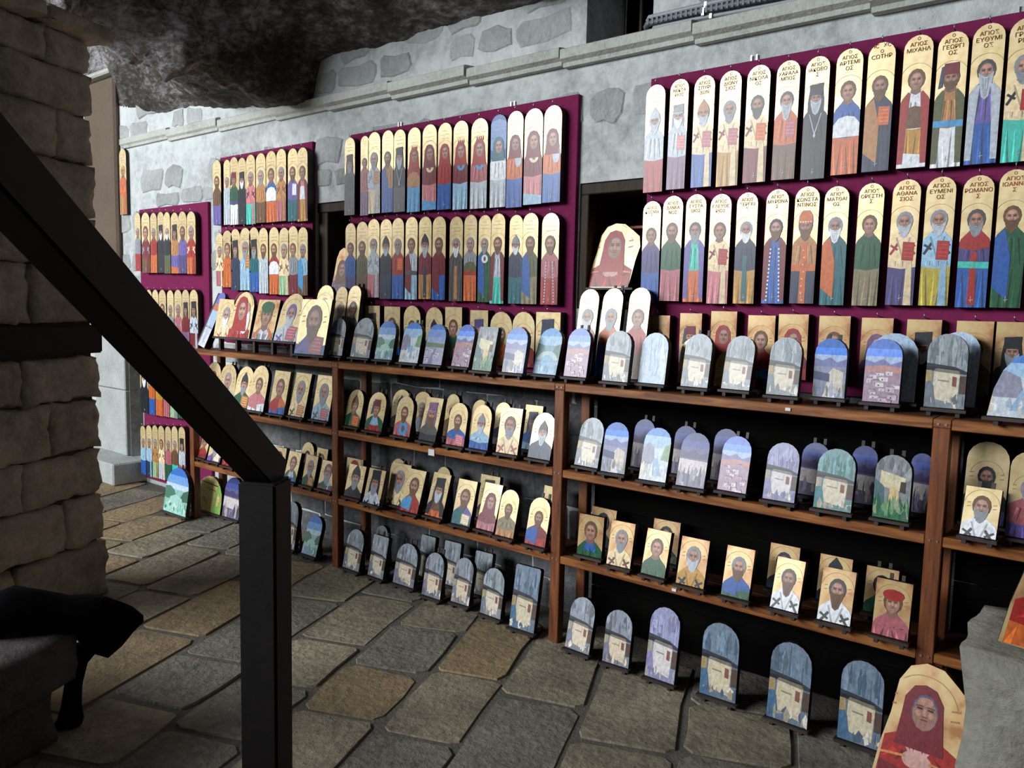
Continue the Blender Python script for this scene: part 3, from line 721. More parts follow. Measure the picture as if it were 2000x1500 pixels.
  (-1.181, 2.96, 0.114, 0.199, 0.25, 'rect', 'blue/green half=blue h=grey b=brown'),
  (-0.983, 2.96, 0.109, 0.196, 0.29, 'rect', 'white/lblue om=dkg h=dkg b=brown:1.4'),
  (-0.799, 2.96, 0.117, 0.196, 0.28, 'rect', 'white/lblue om=dkg h=dkg b=brown:1.4'),
  (-0.606, 2.96, 0.119, 0.2, 0.14, 'rect', 'rose/rose hat=cap:red h=brown'),
 ]),
 ('third', 'wide right bay', 'back', [
  (-1.947, 3.17, 0.141, 0.184, 0.16, 'rect', 'dk/dk h=dk'),
  (-1.61, 3.17, 0.131, 0.187, 0.16, 'rect', 'dk/olive h=dk'),
  (-1.07, 3.17, 0.122, 0.185, 0.16, 'rect', 'dk/navy h=navy'),
  (-0.866, 3.17, 0.124, 0.182, 0.16, 'rect', 'dk/dk hat=point:dk'),
  (-0.692, 3.17, 0.114, 0.174, 0.16, 'rect', 'green/green h=dk'),
 ]),
 ('floor', 'left bay', 'front', [
  (-5.46, 2.913, 0.317, 0.338, 0.15, 'arch', 'L lake'),
  (-5.359, 3.109, 0.356, 0.262, 0.18, 'arch', 'L map'),
  (-5.058, 3.12, 0.2, 0.294, 0.16, 'arch', 'L dusk'),
  (-4.163, 2.975, 0.141, 0.297, 0.15, 'arch', 'L cliffw'),
  (-3.948, 2.974, 0.139, 0.245, 0.29, 'arch', 'L green'),
 ]),
 ('floor', 'middle bay', 'front', [
  (-3.546, 2.974, 0.148, 0.237, 0.23, 'arch', 'L cliff'),
  (-3.338, 2.982, 0.131, 0.237, 0.2, 'square', 'L cliff'),
  (-3.122, 2.996, 0.161, 0.233, 0.21, 'arch', 'L cliffw'),
  (-2.88, 2.971, 0.134, 0.238, 0.18, 'arch', 'L cliffw'),
  (-2.699, 3.004, 0.124, 0.241, 0.2, 'arch', 'L cliffw'),
  (-2.471, 2.984, 0.139, 0.243, 0.15, 'arch', 'L cliff'),
  (-2.246, 2.953, 0.148, 0.308, 0.17, 'square', 'L cliffb'),
 ]),
 ('floor', 'middle bay', 'back', [
  (-3.521, 3.17, 0.102, 0.224, 0.16, 'arch', 'L cliff'),
  (-3.13, 3.17, 0.116, 0.238, 0.16, 'square', 'L cliff'),
  (-2.936, 3.17, 0.118, 0.242, 0.16, 'square', 'L cliff'),
  (-2.702, 3.17, 0.118, 0.233, 0.16, 'square', 'L cliff'),
 ]),
 ('floor', 'wide right bay', 'front', [
  (-1.908, 2.935, 0.135, 0.244, 0.22, 'arch', 'L cliffw'),
  (-1.7, 2.93, 0.13, 0.241, 0.14, 'arch', 'L cliffw'),
  (-1.482, 2.929, 0.139, 0.308, 0.15, 'arch', 'L cliffv'),
  (-1.227, 2.945, 0.153, 0.309, 0.06, 'arch', 'L cliffb'),
  (-0.942, 2.94, 0.157, 0.31, 0.08, 'arch', 'L cliffb'),
  (-0.686, 2.962, 0.148, 0.311, 0.04, 'arch', 'L cliffb'),
 ]),
]

# ------------------------------------------------------------------ painted panels
def arch_outline(w, h, n=9):
    r = w / 2
    return [(-r, 0), (r, 0)] + [(r * math.cos(math.pi * k / n), h - r + r * math.sin(math.pi * k / n)) for k in range(n + 1)]
def rect_outline(w, h): r = w / 2; return [(-r, 0), (r, 0), (r, h), (-r, h)]
def square_outline(w, h):
    r = w / 2; c = .05 * w
    return [(-r, 0), (r, 0), (r, h - c), (r - c, h), (-r + c, h), (-r, h - c)]
def plate_outline(w, h):
    return [(-.5 * w, 0), (.5 * w, 0), (.5 * w, .55 * h), (.40 * w, .8 * h), (.2 * w, .96 * h), (0, h), (-.17 * w, .93 * h), (-.33 * w, .72 * h), (-.44 * w, .42 * h)]
def rough_outline(w, h):
    "split-log plank: wavy waist, domed top"
    return [(-.5 * w, .0), (-.1 * w, -.02 * h), (.42 * w, .0), (.46 * w, .2 * h), (.5 * w, .42 * h), (.56 * w, .62 * h), (.52 * w, .78 * h), (.36 * w, .88 * h), (.18 * w, .98 * h), (-.02 * w, h), (-.2 * w, .95 * h), (-.31 * w, .82 * h), (-.36 * w, .55 * h), (-.44 * w, .3 * h)]
SHAPES = dict(arch=arch_outline, rect=rect_outline, square=square_outline, plate=plate_outline, rough=rough_outline, stickarch=arch_outline)
def clip(poly, outline):
    "Sutherland-Hodgman against a convex counter-clockwise outline"
    out = poly
    for i in range(len(outline)):
        ax, ay = outline[i]; bx, by = outline[(i + 1) % len(outline)]; ins = out; out = []
        if not ins: return []
        sd = lambda p: (bx - ax) * (p[1] - ay) - (by - ay) * (p[0] - ax)
        for j in range(len(ins)):
            p, q = ins[j], ins[(j + 1) % len(ins)]; a, c = sd(p), sd(q)
            if a >= 0: out.append(p)
            if (a >= 0) != (c >= 0):
                t = a / (a - c); out.append((p[0] + (q[0] - p[0]) * t, p[1] + (q[1] - p[1]) * t))
    return out
def ell(cx, cy, rx, ry, n=12, a0=0, a1=2 * math.pi):
    return [(cx + rx * math.cos(a0 + (a1 - a0) * k / n), cy + ry * math.sin(a0 + (a1 - a0) * k / n)) for k in range(n if abs(a1 - a0) > 6.2 else n + 1)]
def bar(x0, y0, x1, y1, t):
    dx, dy = x1 - x0, y1 - y0; L = math.hypot(dx, dy) or 1; nx, ny = -dy / L * t / 2, dx / L * t / 2
    return [(x0 - nx, y0 - ny), (x1 - nx, y1 - ny), (x1 + nx, y1 + ny), (x0 + nx, y0 + ny)]
def shade(hexc, k):
    return ''.join('%02x' % max(0, min(255, int(int(hexc[i:i + 2], 16) * k))) for i in (0, 2, 4))
def parse(sp):
    parts = sp.split(); d = dict(top=parts[0].split('/')[0], low=parts[0].split('/')[1])
    for p in parts[1:]:
        k, v = p.split('='); d[k] = v
    return d
def figure(w, h, sp, full, rnd, k=1.0):
    "polygons of one painted saint: (points, colour), back to front"
    d = parse(sp); P = []; add = lambda pts, c: P.append((pts, PAL.get(c, c)))
    hc = .66 * h if full else (.60 * h if k == 1 else .63 * h if k == .78 else .56 * h)
    if 'bg' in d: add([(-w, 0), (w, 0), (w, h), (-w, h)], d['bg']); add(ell(0, hc + .5 * w, w * .8, w * .8), '6f93c8')
    s = w * k * (1.14 if full else 1)
    ring = [(.5 * s * math.cos(a), .5 * s * math.sin(a)) for a in [math.pi * (.04 + .92 * i / 12) for i in range(13)]]
    add([(x, hc + .06 * s + y) for x, y in ring] + [(x * .975, hc + .06 * s + y * .975) for x, y in reversed(ring)], 'a98a56')
    if full and 'txt' not in d:                      # faint painted inscription, too small to read
        for j in range(3):
            y = h - (.42 + .2 * j) * w; L = (.18, .34, .26)[j] * w
            x = -L
            while x < L: add(bar(x, y, x + .05 * w, y + rnd.uniform(-.03, .03) * w, .022 * w), 'a07f4e'); x += .09 * w
    elif not full:
        for sx in (-1, 1):
            for j in range(2):
                x = sx * .36 * w; y = hc + (.10 - .12 * j) * w
                add(bar(x - .05 * w, y, x + .05 * w, y + .02 * w, .022 * w), 'b07a48')
    top, low = PAL[d['top']], PAL[d['low']]
    ny, sy = hc - .30 * s, hc - .56 * s              # neck, shoulder line
    body = [(-.5 * w, 0), (.5 * w, 0), (.5 * w, sy - .12 * s), (.44 * w, sy), (.2 * s, ny - .06 * s), (.13 * s, ny + .05 * s), (-.13 * s, ny + .05 * s), (-.2 * s, ny - .06 * s), (-.44 * w, sy), (-.5 * w, sy - .12 * s)]
    hat = d.get('hat', ''); hk, hcol = (hat.split(':') + [''])[:2] if hat else ('', '')
    if hk == 'kalim': add([(-.3 * s, sy - .2 * s), (.3 * s, sy - .2 * s), (.3 * s, hc - .1 * s), (.25 * s, hc + .3 * s), (-.25 * s, hc + .3 * s), (-.3 * s, hc - .1 * s)], hcol)
    add(body, top)
    lt = (.30 * h if full else .16 * h)
    add([(-.5 * w, 0), (.5 * w, 0), (.5 * w, lt + .03 * w), (0, lt - .05 * w), (-.5 * w, lt + .03 * w)], low)
    for j in range(6):                               # folds, as tapering strokes of darker and lighter tempera
        x = (-.42 + .165 * j + rnd.uniform(-.05, .05)) * w; kk = .62 if j % 2 else 1.32; e_ = rnd.uniform(-.1, .1) * w
        add([(x - .035 * w, .0), (x + .035 * w, .0), (x + e_ + .008 * w, lt * rnd.uniform(.7, .98)), (x + e_ - .008 * w, lt * rnd.uniform(.7, .95))], shade(low, kk))
        add([(x * .9 - .008 * w, lt + .06 * w), (x * .9 + .008 * w, lt + .06 * w), (x * .6 + .035 * w, sy - .16 * s), (x * .6 - .02 * w, sy - .12 * s)], shade(top, kk))
    if 'mid' in d: add([(-.5 * w, lt), (.5 * w, lt), (.5 * w, lt + .5 * w), (.3 * w, lt + .75 * w), (0, lt + .82 * w), (-.3 * w, lt + .75 * w), (-.5 * w, lt + .5 * w)], d['mid'])
    if 'hem' in d: add([(-.5 * w, 0), (.5 * w, 0), (.5 * w, .09 * h), (-.5 * w, .12 * h)], d['hem'])
    if 'half' in d: add([(-.5 * w, lt * .5), (.02 * w, lt * .2), (.05 * w, lt + .3 * w), (-.16 * s, ny - .1 * s), (-.44 * w, sy), (-.5 * w, sy - .12 * s)], d['half'])
    if 'str' in d: add([(-.13 * w, .02 * h), (.13 * w, .02 * h), (.10 * w, sy - .45 * s), (-.10 * w, sy - .45 * s)], d['str'])
    if 'cape' in d or 'cape2' in d:
        c = d.get('cape', d.get('cape2'))
        for q in (-1, 1): add([(q * .5 * w, .03 * h), (q * .30 * w, .03 * h), (q * .26 * w, lt), (q * .15 * s, ny - .1 * s), (q * .22 * s, ny - .05 * s), (q * .44 * w, sy), (q * .5 * w, sy - .12 * s)][::q], c)
    if 'trim' in d:
        for q in (-1, 1):
            for j in range(14): add(ell(q * (.29 - .008 * j) * w, .03 * h + j * (sy - .05 * h) / 14, .045 * w, .05 * w, 6), d['trim'])
    if 'sash' in d: add([(-.5 * w, lt + .02 * w), (.5 * w, lt - .02 * w), (.5 * w, lt + .22 * w), (-.5 * w, lt + .26 * w)], d['sash'])
    if 'band' in d: add([(-.5 * w, sy - .3 * s), (0, sy - .4 * s), (.5 * w, sy - .3 * s), (.46 * w, sy - .02 * s), (.2 * s, ny - .06 * s), (-.2 * s, ny - .06 * s), (-.46 * w, sy - .02 * s)], d['band'])
    if 'cross' in d:
        add([(-.13 * w, 0), (.13 * w, 0), (.13 * w, sy), (-.13 * w, sy)], d['cross']); add([(-.5 * w, lt - .1 * w), (.5 * w, lt - .1 * w), (.5 * w, lt + .18 * w), (-.5 * w, lt + .18 * w)], d['cross'])
        for j in range(8): add(ell(rnd.uniform(-.05, .05) * w, .03 * h + j * (sy - .04 * h) / 8, .03 * w, .035 * w, 6), 'e6cfa6')
    if 'om' in d:
        add([(-.5 * w, sy - .75 * s), (.5 * w, sy - .75 * s), (.5 * w, sy - .12 * s), (.44 * w, sy), (.2 * s, ny - .06 * s), (-.2 * s, ny - .06 * s), (-.44 * w, sy), (-.5 * w, sy - .12 * s)], shade(top, 1.06))
        c = d['om']
        for q in (-1, 1):                            # crosses on the stole
            mx_, my_ = q * .31 * w, sy - .34 * s
            add(bar(mx_ + q * .13 * w, my_ - .19 * s, mx_ - q * .13 * w, my_ + .19 * s, .085 * s), c); add(bar(mx_ - q * .13 * w, my_ - .03 * s, mx_ + q * .13 * w, my_ + .13 * s, .075 * s), c)
        add(bar(-.22 * s, ny - .2 * s, .02 * s, sy - .68 * s, .05 * s), shade(top, .8)); add(bar(.22 * s, ny - .2 * s, -.02 * s, sy - .68 * s, .05 * s), shade(top, .8))
        if full: add([(.14 * w, 0), (.42 * w, 0), (.36 * w, lt + .2 * w), (.16 * w, lt + .2 * w)], shade(top, .95))
    if 'book' in d:
        y0, y1 = (.36 * h, .36 * h + .72 * w) if full else (.03 * h, .03 * h + .4 * w)
        add([(-.02 * w, y0), (.40 * w, y0 - .03 * w), (.42 * w, y1 - .04 * w), (0, y1)], d['book'])
        for j in range(4): add(bar(.06 * w, y0 + (.2 + .2 * j) * (y1 - y0), .36 * w, y0 + (.17 + .2 * j) * (y1 - y0), .03 * w), shade(PAL[d['book']], 1.35))
    if 'disc' in d:
        y = (.50 * h if full else .18 * h); add(ell(.05 * w, y, .27 * w, .27 * w), d['disc']); add(ell(.05 * w, y, .10 * w, .15 * w, 8), '7a4a38')
    if 'child' in d:
        y = .545 * h; add(ell(.24 * w, y - .22 * w, .22 * w, .4 * w), d['child']); add(ell(.26 * w, y + .12 * w, .14 * w, .18 * w), 'b08a80')
    if 'hands' in d:
        y = .24 * h
        for q in (-1, 1):
            add(ell(q * .06 * w, y, .11 * w, .10 * w), 'c79a92')
            for j in range(4): add(bar(q * .05 * w, y + .02 * w, (q * .05 + (j - 1.5) * .085) * w, y + (.21 + .02 * (j % 2)) * w, .032 * w), 'cfa39b')
        add(bar(-.46 * w, y - .02 * w, -.14 * w, y + .02 * w, .03 * w), 'cf8a52'); add(bar(.14 * w, y + .02 * w, .44 * w, y - .02 * w, .03 * w), 'cf8a52')
    if 'chain' in d:
        for q in (-1, 1): add(bar(q * .22 * s, sy + .0 * s, 0, sy - .75 * s, .03 * s), d['chain'])
        add(ell(0, sy - .8 * s, .05 * s, .08 * s, 6), d['chain'])
    # head
    hair = PAL[d.get('h', 'brown')]; flesh = '98705f' if rnd.random() < .5 else 'a67d6c'
    add([(-.12 * s, ny + .12 * s), (.12 * s, ny + .12 * s), (.16 * s, ny - .08 * s), (0, ny - .16 * s), (-.16 * s, ny - .08 * s)], shade(flesh, .82))
    if hk in ('veil', 'crown'):
        add([(-.36 * s, sy - .06 * s), (.36 * s, sy - .06 * s), (.30 * s, hc - .1 * s), (.28 * s, hc + .16 * s), (.16 * s, hc + .36 * s), (0, hc + .41 * s), (-.16 * s, hc + .36 * s), (-.28 * s, hc + .16 * s), (-.30 * s, hc - .1 * s)], hcol)
        add(ell(.03 * s, hc - .02 * s, .195 * s, .285 * s), '565a7c'); add(ell(.03 * s, hc - .04 * s, .18 * s, .26 * s), flesh)
        if hk == 'crown':
            for j in range(4): add([((-.16 + .1 * j) * s, hc + .34 * s), ((-.08 + .1 * j) * s, hc + .34 * s), ((-.13 + .11 * j) * s, hc + .54 * s)], 'a8462e')
    else:
        if hk != 'kalim': add(ell(0, hc + .04 * s, .265 * s, .34 * s), hair)
        add(ell(0, hc - .02 * s, .19 * s, .28 * s), flesh)
    if 'b' in d:
        bc, bl = (d['b'].split(':') + ['1'])[:2]; bl = float(bl); bcol = PAL[bc]
        add([(-.21 * s, hc - .02 * s), (-.10 * s, hc - .11 * s), (.10 * s, hc - .11 * s), (.21 * s, hc - .02 * s), (.19 * s, hc - .22 * s), (.10 * s, hc - (.22 + .24 * bl) * s), (0, hc - (.26 + .27 * bl) * s), (-.10 * s, hc - (.22 + .24 * bl) * s), (-.19 * s, hc - .22 * s)], bcol)
        if bl > 1.2:
            for j in (-1, 0, 1): add(bar(j * .08 * s, hc - .2 * s, j * .03 * s, hc - (.2 + .25 * bl) * s, .02 * s), shade(bcol, .75))
    hx = .03 * s if hk in ('veil', 'crown') else 0; lit = shade(flesh, 1.22); drk = shade(flesh, .55)
    add(ell(hx, hc + .15 * s, .12 * s, .07 * s, 8), lit)
    for q in (-1, 1):
        add(bar(hx + q * .03 * s, hc + .075 * s, hx + q * .135 * s, hc + .07 * s, .022 * s), drk)
        add(bar(hx + q * .035 * s, hc + .035 * s, hx + q * .12 * s, hc + .035 * s, .03 * s), '2c1f1c')
        add(ell(hx + q * .095 * s, hc - .045 * s, .045 * s, .05 * s, 6), lit)
    add([(hx - .018 * s, hc + .04 * s), (hx + .018 * s, hc + .04 * s), (hx + .034 * s, hc - .075 * s), (hx - .026 * s, hc - .075 * s)], lit)
    add(bar(hx - .035 * s, hc - .085 * s, hx + .04 * s, hc - .085 * s, .016 * s), drk); add(bar(hx - .05 * s, hc - .135 * s, hx + .05 * s, hc - .135 * s, .024 * s), '6e342f')
    if hk == 'kalim': add([(-.235 * s, hc + .12 * s), (.235 * s, hc + .12 * s), (.25 * s, hc + .54 * s), (-.25 * s, hc + .50 * s)], hcol); add(bar(-.23 * s, hc + .16 * s, .23 * s, hc + .16 * s, .03 * s), shade(PAL[hcol], 1.5))
    if hk == 'fez': add([(-.235 * s, hc + .12 * s), (.235 * s, hc + .12 * s), (.22 * s, hc + .48 * s), (-.20 * s, hc + .48 * s)], hcol); add([(-.36 * s, hc - .3 * s), (-.23 * s, hc - .25 * s), (-.2 * s, hc + .4 * s), (-.28 * s, hc + .38 * s)], '3c4862')
    if hk == 'point': add([(-.25 * s, hc + .08 * s), (0, hc + .13 * s), (.25 * s, hc + .08 * s), (.2 * s, hc + .3 * s), (0, hc + .56 * s), (-.2 * s, hc + .3 * s)], hcol)
    if hk == 'mitre':
        add([(-.26 * s, hc + .12 * s), (.26 * s, hc + .12 * s), (.24 * s, hc + .4 * s), (.12 * s, hc + .58 * s), (-.12 * s, hc + .58 * s), (-.24 * s, hc + .4 * s)], hcol)
        for j in range(5): add(ell((-.18 + .09 * j) * s, hc + .17 * s, .03 * s, .03 * s, 6), 'eadfc0')
    if hk == 'cap': add(ell(0, hc + .24 * s, .3 * s, .17 * s), hcol)
    if full:                                         # painter's mark near the foot
        add(bar(-.06 * w, .055 * h, .08 * w, .06 * h, .016 * w), 'c9ccd0'); add(bar(0, .04 * h, 0, .085 * h, .016 * w), 'c9ccd0')
    return P
def streaks(P, w, y0, y1, cols, rnd, n=9):
    for j in range(int(n * 1.6)):
        x = rnd.uniform(-.5, .5) * w; t = rnd.uniform(.02, .1) * w; a = rnd.uniform(y0, (y0 + y1) / 2); b2 = rnd.uniform((y0 + y1) / 2, y1)
        P.append(([(x, a), (x + t, a + rnd.uniform(-.06, .06) * w), (x + t * rnd.uniform(.3, 1.8), (a + b2) / 2), (x + t * .5, b2), (x - t * rnd.uniform(0, .8), (a + b2) / 2)], rnd.choice(cols)))
def houses(P, w, y0, y1, cols, rnd, n=16):
    for j in range(n):
        y = y1 - (y1 - y0) * (j + .5) / n; x = rnd.uniform(-.5, .36) * w; a = rnd.uniform(.12, .26) * w; b2 = rnd.uniform(.07, .15) * w
        c = rnd.choice(cols); P.append(([(x, y - b2), (x + a, y - b2), (x + a, y), (x, y)], c)); P.append(([(x - .01 * w, y), (x + a + .01 * w, y), (x + a * .8, y + .05 * w), (x + a * .2, y + .05 * w)], shade(c, .72)))
        P.append(([(x + a * .3, y - b2 * .8), (x + a * .45, y - b2 * .8), (x + a * .45, y - b2 * .4), (x + a * .3, y - b2 * .4)], '5a5266'))
def scene(w, h, kind, rnd):
    P = []; R = lambda y0, y1, c: P.append(([(-.5 * w, y0 * h), (.5 * w, y0 * h), (.5 * w, y1 * h), (-.5 * w, y1 * h)], c))
    G = lambda pts, c: P.append(([(x * w, y * h) for x, y in pts], c))
    if kind.startswith('cliff'):
        t = kind[5:]
        rk, dkr, bl = {'': ('98a2aa', '737d86', 'd9cfba'), 'v': ('9a9cc0', '7a7ca4', 'd9d2d2'), 'g': ('6f989c', '3f7a74', 'd6ccb6'), 'w': ('9098a4', '666a76', 'dccbb4'), 'b': ('76889c', '56687e', 'd4c8ac')}[t]
        R(0, 1, rk); streaks(P, w, .5 * h, 1.0 * h, [dkr, shade(rk, 1.12), shade(rk, .85)], rnd, 12)
        G([(-.5, .46), (.5, .42), (.5, .50), (.2, .56), (-.5, .60)], '3b414a'); G([(-.5, .5), (.3, .49), (.3, .53), (-.5, .55)], '2a2e36')
        G([(-.5, 0), (.5, 0), (.5, .46), (-.5, .5)], shade(rk, .9))
        G([(-.32, .12), (.30, .06), (.34, .46), (-.30, .49)], bl); G([(-.32, .49), (.36, .46), (.30, .51), (-.26, .53)], shade(bl, .6))
        G([(.16, .30), (.27, .29), (.27, .42), (.16, .43)], '8a5a50'); G([(-.2, .36), (.08, .35), (.08, .37), (-.2, .38)], shade(bl, .7))
        G([(.34, .2), (.5, .2), (.5, .44), (.34, .44)], '5a4a44'); G([(-.5, .0), (-.2, .0), (-.3, .3), (-.5, .42)], {'': '77808c', 'v': '8c86b4', 'g': '3c7f86', 'w': '7d7f92', 'b': '4f7290'}[t])
        G([(-.5, .34), (-.34, .36), (-.36, .5), (-.5, .5)], 'b09a6c' if t in 'b' else 'a8a08e')
        streaks(P, w, 0, .2 * h, [shade(bl, .8), dkr, 'e6e0d2'], rnd, 8)
    elif kind in ('sky', 'village', 'dusk'):
        top = {'sky': '3c70c4', 'village': '5a7ed0', 'dusk': '34407a'}[kind]
        R(.82, 1, top); R(.70, .84, shade(top, 1.25)); R(.58, .72, 'a8bfe4' if kind != 'dusk' else '5a5c8c')
        G([(-.5, .5), (.5, .5), (.5, .66), (.2, .60), (0, .68), (-.25, .62), (-.5, .66)], '7d80b0' if kind != 'dusk' else '4a4470')
        if kind == 'sky':
            R(0, .52, '8f94b0'); G([(-.1, .1), (.4, .06), (.42, .44), (.1, .5), (-.06, .40)], 'd6ccc0'); G([(-.5, .30), (.0, .26), (.0, .40), (-.5, .44)], '4e5878'); G([(-.2, 0), (.2, 0), (.12, .2), (-.05, .2)], 'e0dbe0'); streaks(P, w, 0, .3 * h, ['6a7090', 'b5b4c8', '858a70'], rnd, 10)
        elif kind == 'village':
            G([(-.5, .46), (.5, .44), (.5, .56), (0, .58), (-.5, .55)], 'c08e86'); R(0, .47, 'a78ca2'); houses(P, w, .02 * h, .5 * h, ['d3c3d4', 'c7b0c6', 'e0d2da', 'b79ab0'], rnd, 16)
        else:
            R(0, .52, '6a6480'); G([(-.5, .25), (.5, .2), (.5, .48), (-.5, .5)], 'cfc6c8'); streaks(P, w, 0, .45 * h, ['8c86a0', 'b5a8a0', '4e4a60'], rnd, 10)
    elif kind in ('green', 'lake'):
        R(.8, 1, '3a70c8'); R(.62, .82, '6f9fdc'); R(.5, .64, 'bcd4e8'); R(0, .52, '8fc0b4')
        G([(-.5, .3), (.1, .28), (-.1, .5), (-.3, .58), (-.5, .55)], '4f7c6a'); G([(.1, .28), (.5, .3), (.5, .56), (.3, .5)], '3f6a58')
        G([(-.3, .2), (.3, .18), (.26, .34), (0, .42), (-.26, .34)], 'a5cfc6'); R(0, .2, '9fd6cc' if kind == 'lake' else '8aa0c0'); streaks(P, w, 0, .3 * h, ['6ab0a8', 'cfe4dc', '5a8a6a'], rnd, 10)
    elif kind == 'sea':
        R(.82, 1, '4a86d4'); R(.6, .84, '9dc0e2'); R(0, .62, 'c8d2dc'); G([(-.5, .3), (.0, .3), (-.08, .62), (-.3, .72), (-.5, .6)], '8f8fa6'); G([(.2, .4), (.5, .38), (.5, .72), (.3, .66)], '7fa07a'); G([(-.2, .1), (.3, .1), (.1, .42), (-.05, .42)], '8fb2d2'); streaks(P, w, 0, .4 * h, ['dfe4ea', 'a6b6cc', 'd6cabc'], rnd, 10)
    elif kind == 'field':
        R(.84, 1, '4270c0'); R(.66, .86, '6f8fcc'); R(.5, .68, '8f9cc4'); G([(-.5, .36), (.5, .42), (.5, .52), (-.5, .54)], '5f7c5c'); R(0, .42, 'a2a2bc'); G([(-.3, 0), (-.05, 0), (.1, .4), (0, .4)], '7d7d98'); houses(P, w, .12 * h, .4 * h, ['d0d0dc', 'b8b6c8'], rnd, 6)
    elif kind == 'ruin':
        R(0, 1, '8a8f94'); streaks(P, w, .6 * h, h, ['70767c', 'a4a8ac'], rnd, 10); G([(-.36, .5), (.3, .44), (.36, .66), (-.34, .74)], 'd8ceac'); G([(.2, .44), (.36, .42), (.36, .6), (.22, .6)], '4c4238'); G([(-.1, .2), (.24, .2), (.16, .5), (-.06, .5)], 'd4c08e')
        R(0, .22, '3f7256'); G([(-.5, .1), (-.2, .12), (-.24, .5), (-.5, .6)], '55747a'); streaks(P, w, 0, .4 * h, ['2f6446', '6f9c70', '9aa886', '4a6a62'], rnd, 18)
    elif kind == 'bridge':
        R(.8, 1, '6fa3d8'); R(.6, .82, 'a3c6e2'); R(0, .62, '7fa0ae'); G([(-.5, .36), (-.05, .34), (-.2, .62), (-.5, .66)], '5f827c'); G([(.1, .34), (.5, .36), (.5, .66), (.26, .62)], '5f827c')
        P.append((ell(0, .30 * h, .44 * w, .2 * h, 12, 0, math.pi), 'b4c4c4')); P.append((ell(0, .28 * h, .28 * w, .13 * h, 12, 0, math.pi), '7fb0cc')); R(0, .26, '86b0cc'); streaks(P, w, 0, .25 * h, ['a8cade', '6a94b0'], rnd, 10)
    elif kind == 'pale':
        R(0, 1, 'b9cbdc'); R(.62, 1, 'a9c2dc'); G([(-.5, .3), (.5, .34), (.5, .42), (-.5, .4)], 'c6d0d8'); streaks(P, w, .0, h, ['c9d6e2', 'b0c4d8'], rnd, 10)
    elif kind == 'banner':
        R(0, .36, 'd2d4dc'); R(.34, .37, '6a7486'); R(.37, .66, 'a2bad8'); R(.66, .78, 'c0694e'); R(.78, 1, '5f66b8'); streaks(P, w, 0, .6 * h, ['e2e6ee', '98a8c4', 'b9c2d2'], rnd, 8)
    elif kind == 'map':
        R(0, 1, 'd6c67e'); G([(.2, 0), (.5, 0), (.5, 1), (.3, .8), (.24, .4)], '8fbe62'); G([(-.3, .8), (.3, .74), (.3, .77), (-.3, .83)], '4a4020'); G([(-.1, .64), (.25, .6), (.25, .62), (-.1, .66)], '5a4a26'); streaks(P, w, .1 * h, .6 * h, ['b8a55c', 'e2d490'], rnd, 8)
    return P
DESC = dict(banner='banded blue and white', cliff='cliff monastery under grey rock', cliffv='cliff monastery in violet tones', cliffg='cliff monastery with teal rock', cliffw='cliff monastery in warm greys', cliffb='cliff monastery in slate blue',
    sky='white house, blue mountain sky', village='pink hillside village, blue sky', dusk='dim violet dusk landscape', green='green valley and turquoise house', lake='lakeside chapel, bright blue sky',
    sea='pale path between rocks', field='grey road and fields', ruin='cream ruin among green plants', bridge='arched stone bridge', pale='pale washed-out sky', map='yellow plaque with green edge')
def describe(sp):
    if sp.startswith('L '): return DESC[sp[2:]]
    d = parse(sp); hk = d.get('hat', '').split(':')[0]
    who = dict(kalim='tall-hatted monk', fez='man in red fez', veil='veiled woman', crown='crowned woman', point='pointed-cap monk', mitre='mitred man', cap='red-capped youth').get(hk)
    if not who: who = 'bishop' if 'om' in d else 'bearded saint' if 'b' in d else 'beardless saint'
    a, b2 = WORD[d['top']], WORD[d['low']]
    return who + ' in ' + (a if a == b2 else a + ' and ' + b2)

PANELS = {}
def panel_mesh(shape, w, h, t, front):
    key = (shape, w, h, t, front)
    if key in PANELS: return PANELS[key]
    o = SHAPES[shape](w, h); n = len(o)
    vs = [(x, 0, z) for x, z in o] + [(x, t, z) for x, z in o]
    fs = [tuple(range(n)), tuple(range(2 * n - 1, n - 1, -1))] + [(i, n + i, n + (i + 1) % n, (i + 1) % n) for i in range(n)]
    me = bpy.data.meshes.new('panel'); me.from_pydata(vs, [], fs); me.materials.append(MT[front]); me.materials.append(MT['edge'])
    for i, p in enumerate(me.polygons): p.material_index = 0 if i == 0 else 1
    me.update(); PANELS[key] = me; return me
def painting(polys, outline, parent):
    vs, fs, cs = [], [], []; dy = .0008
    for pts, c in polys:
        q = clip(pts, outline)
        if len(q) < 3: continue
        ar = sum(q[i][0] * q[(i + 1) % len(q)][1] - q[(i + 1) % len(q)][0] * q[i][1] for i in range(len(q)))
        if abs(ar) < 1e-9: continue
        if ar < 0: q = q[::-1]
        i = len(vs); vs += [(x, -dy, z) for x, z in q]; fs.append(tuple(range(i, i + len(q)))); cs.append(lin(c)); dy += .00005
    o = mesh('painting', vs, fs, [MT['paint']], parent)
    at = o.data.color_attributes.new('Col', 'FLOAT_COLOR', 'CORNER'); flat = []
    for p, c in zip(o.data.polygons, cs): flat += [c[0], c[1], c[2], 1.0] * len(p.vertices)
    at.data.foreach_set('color', flat); return o
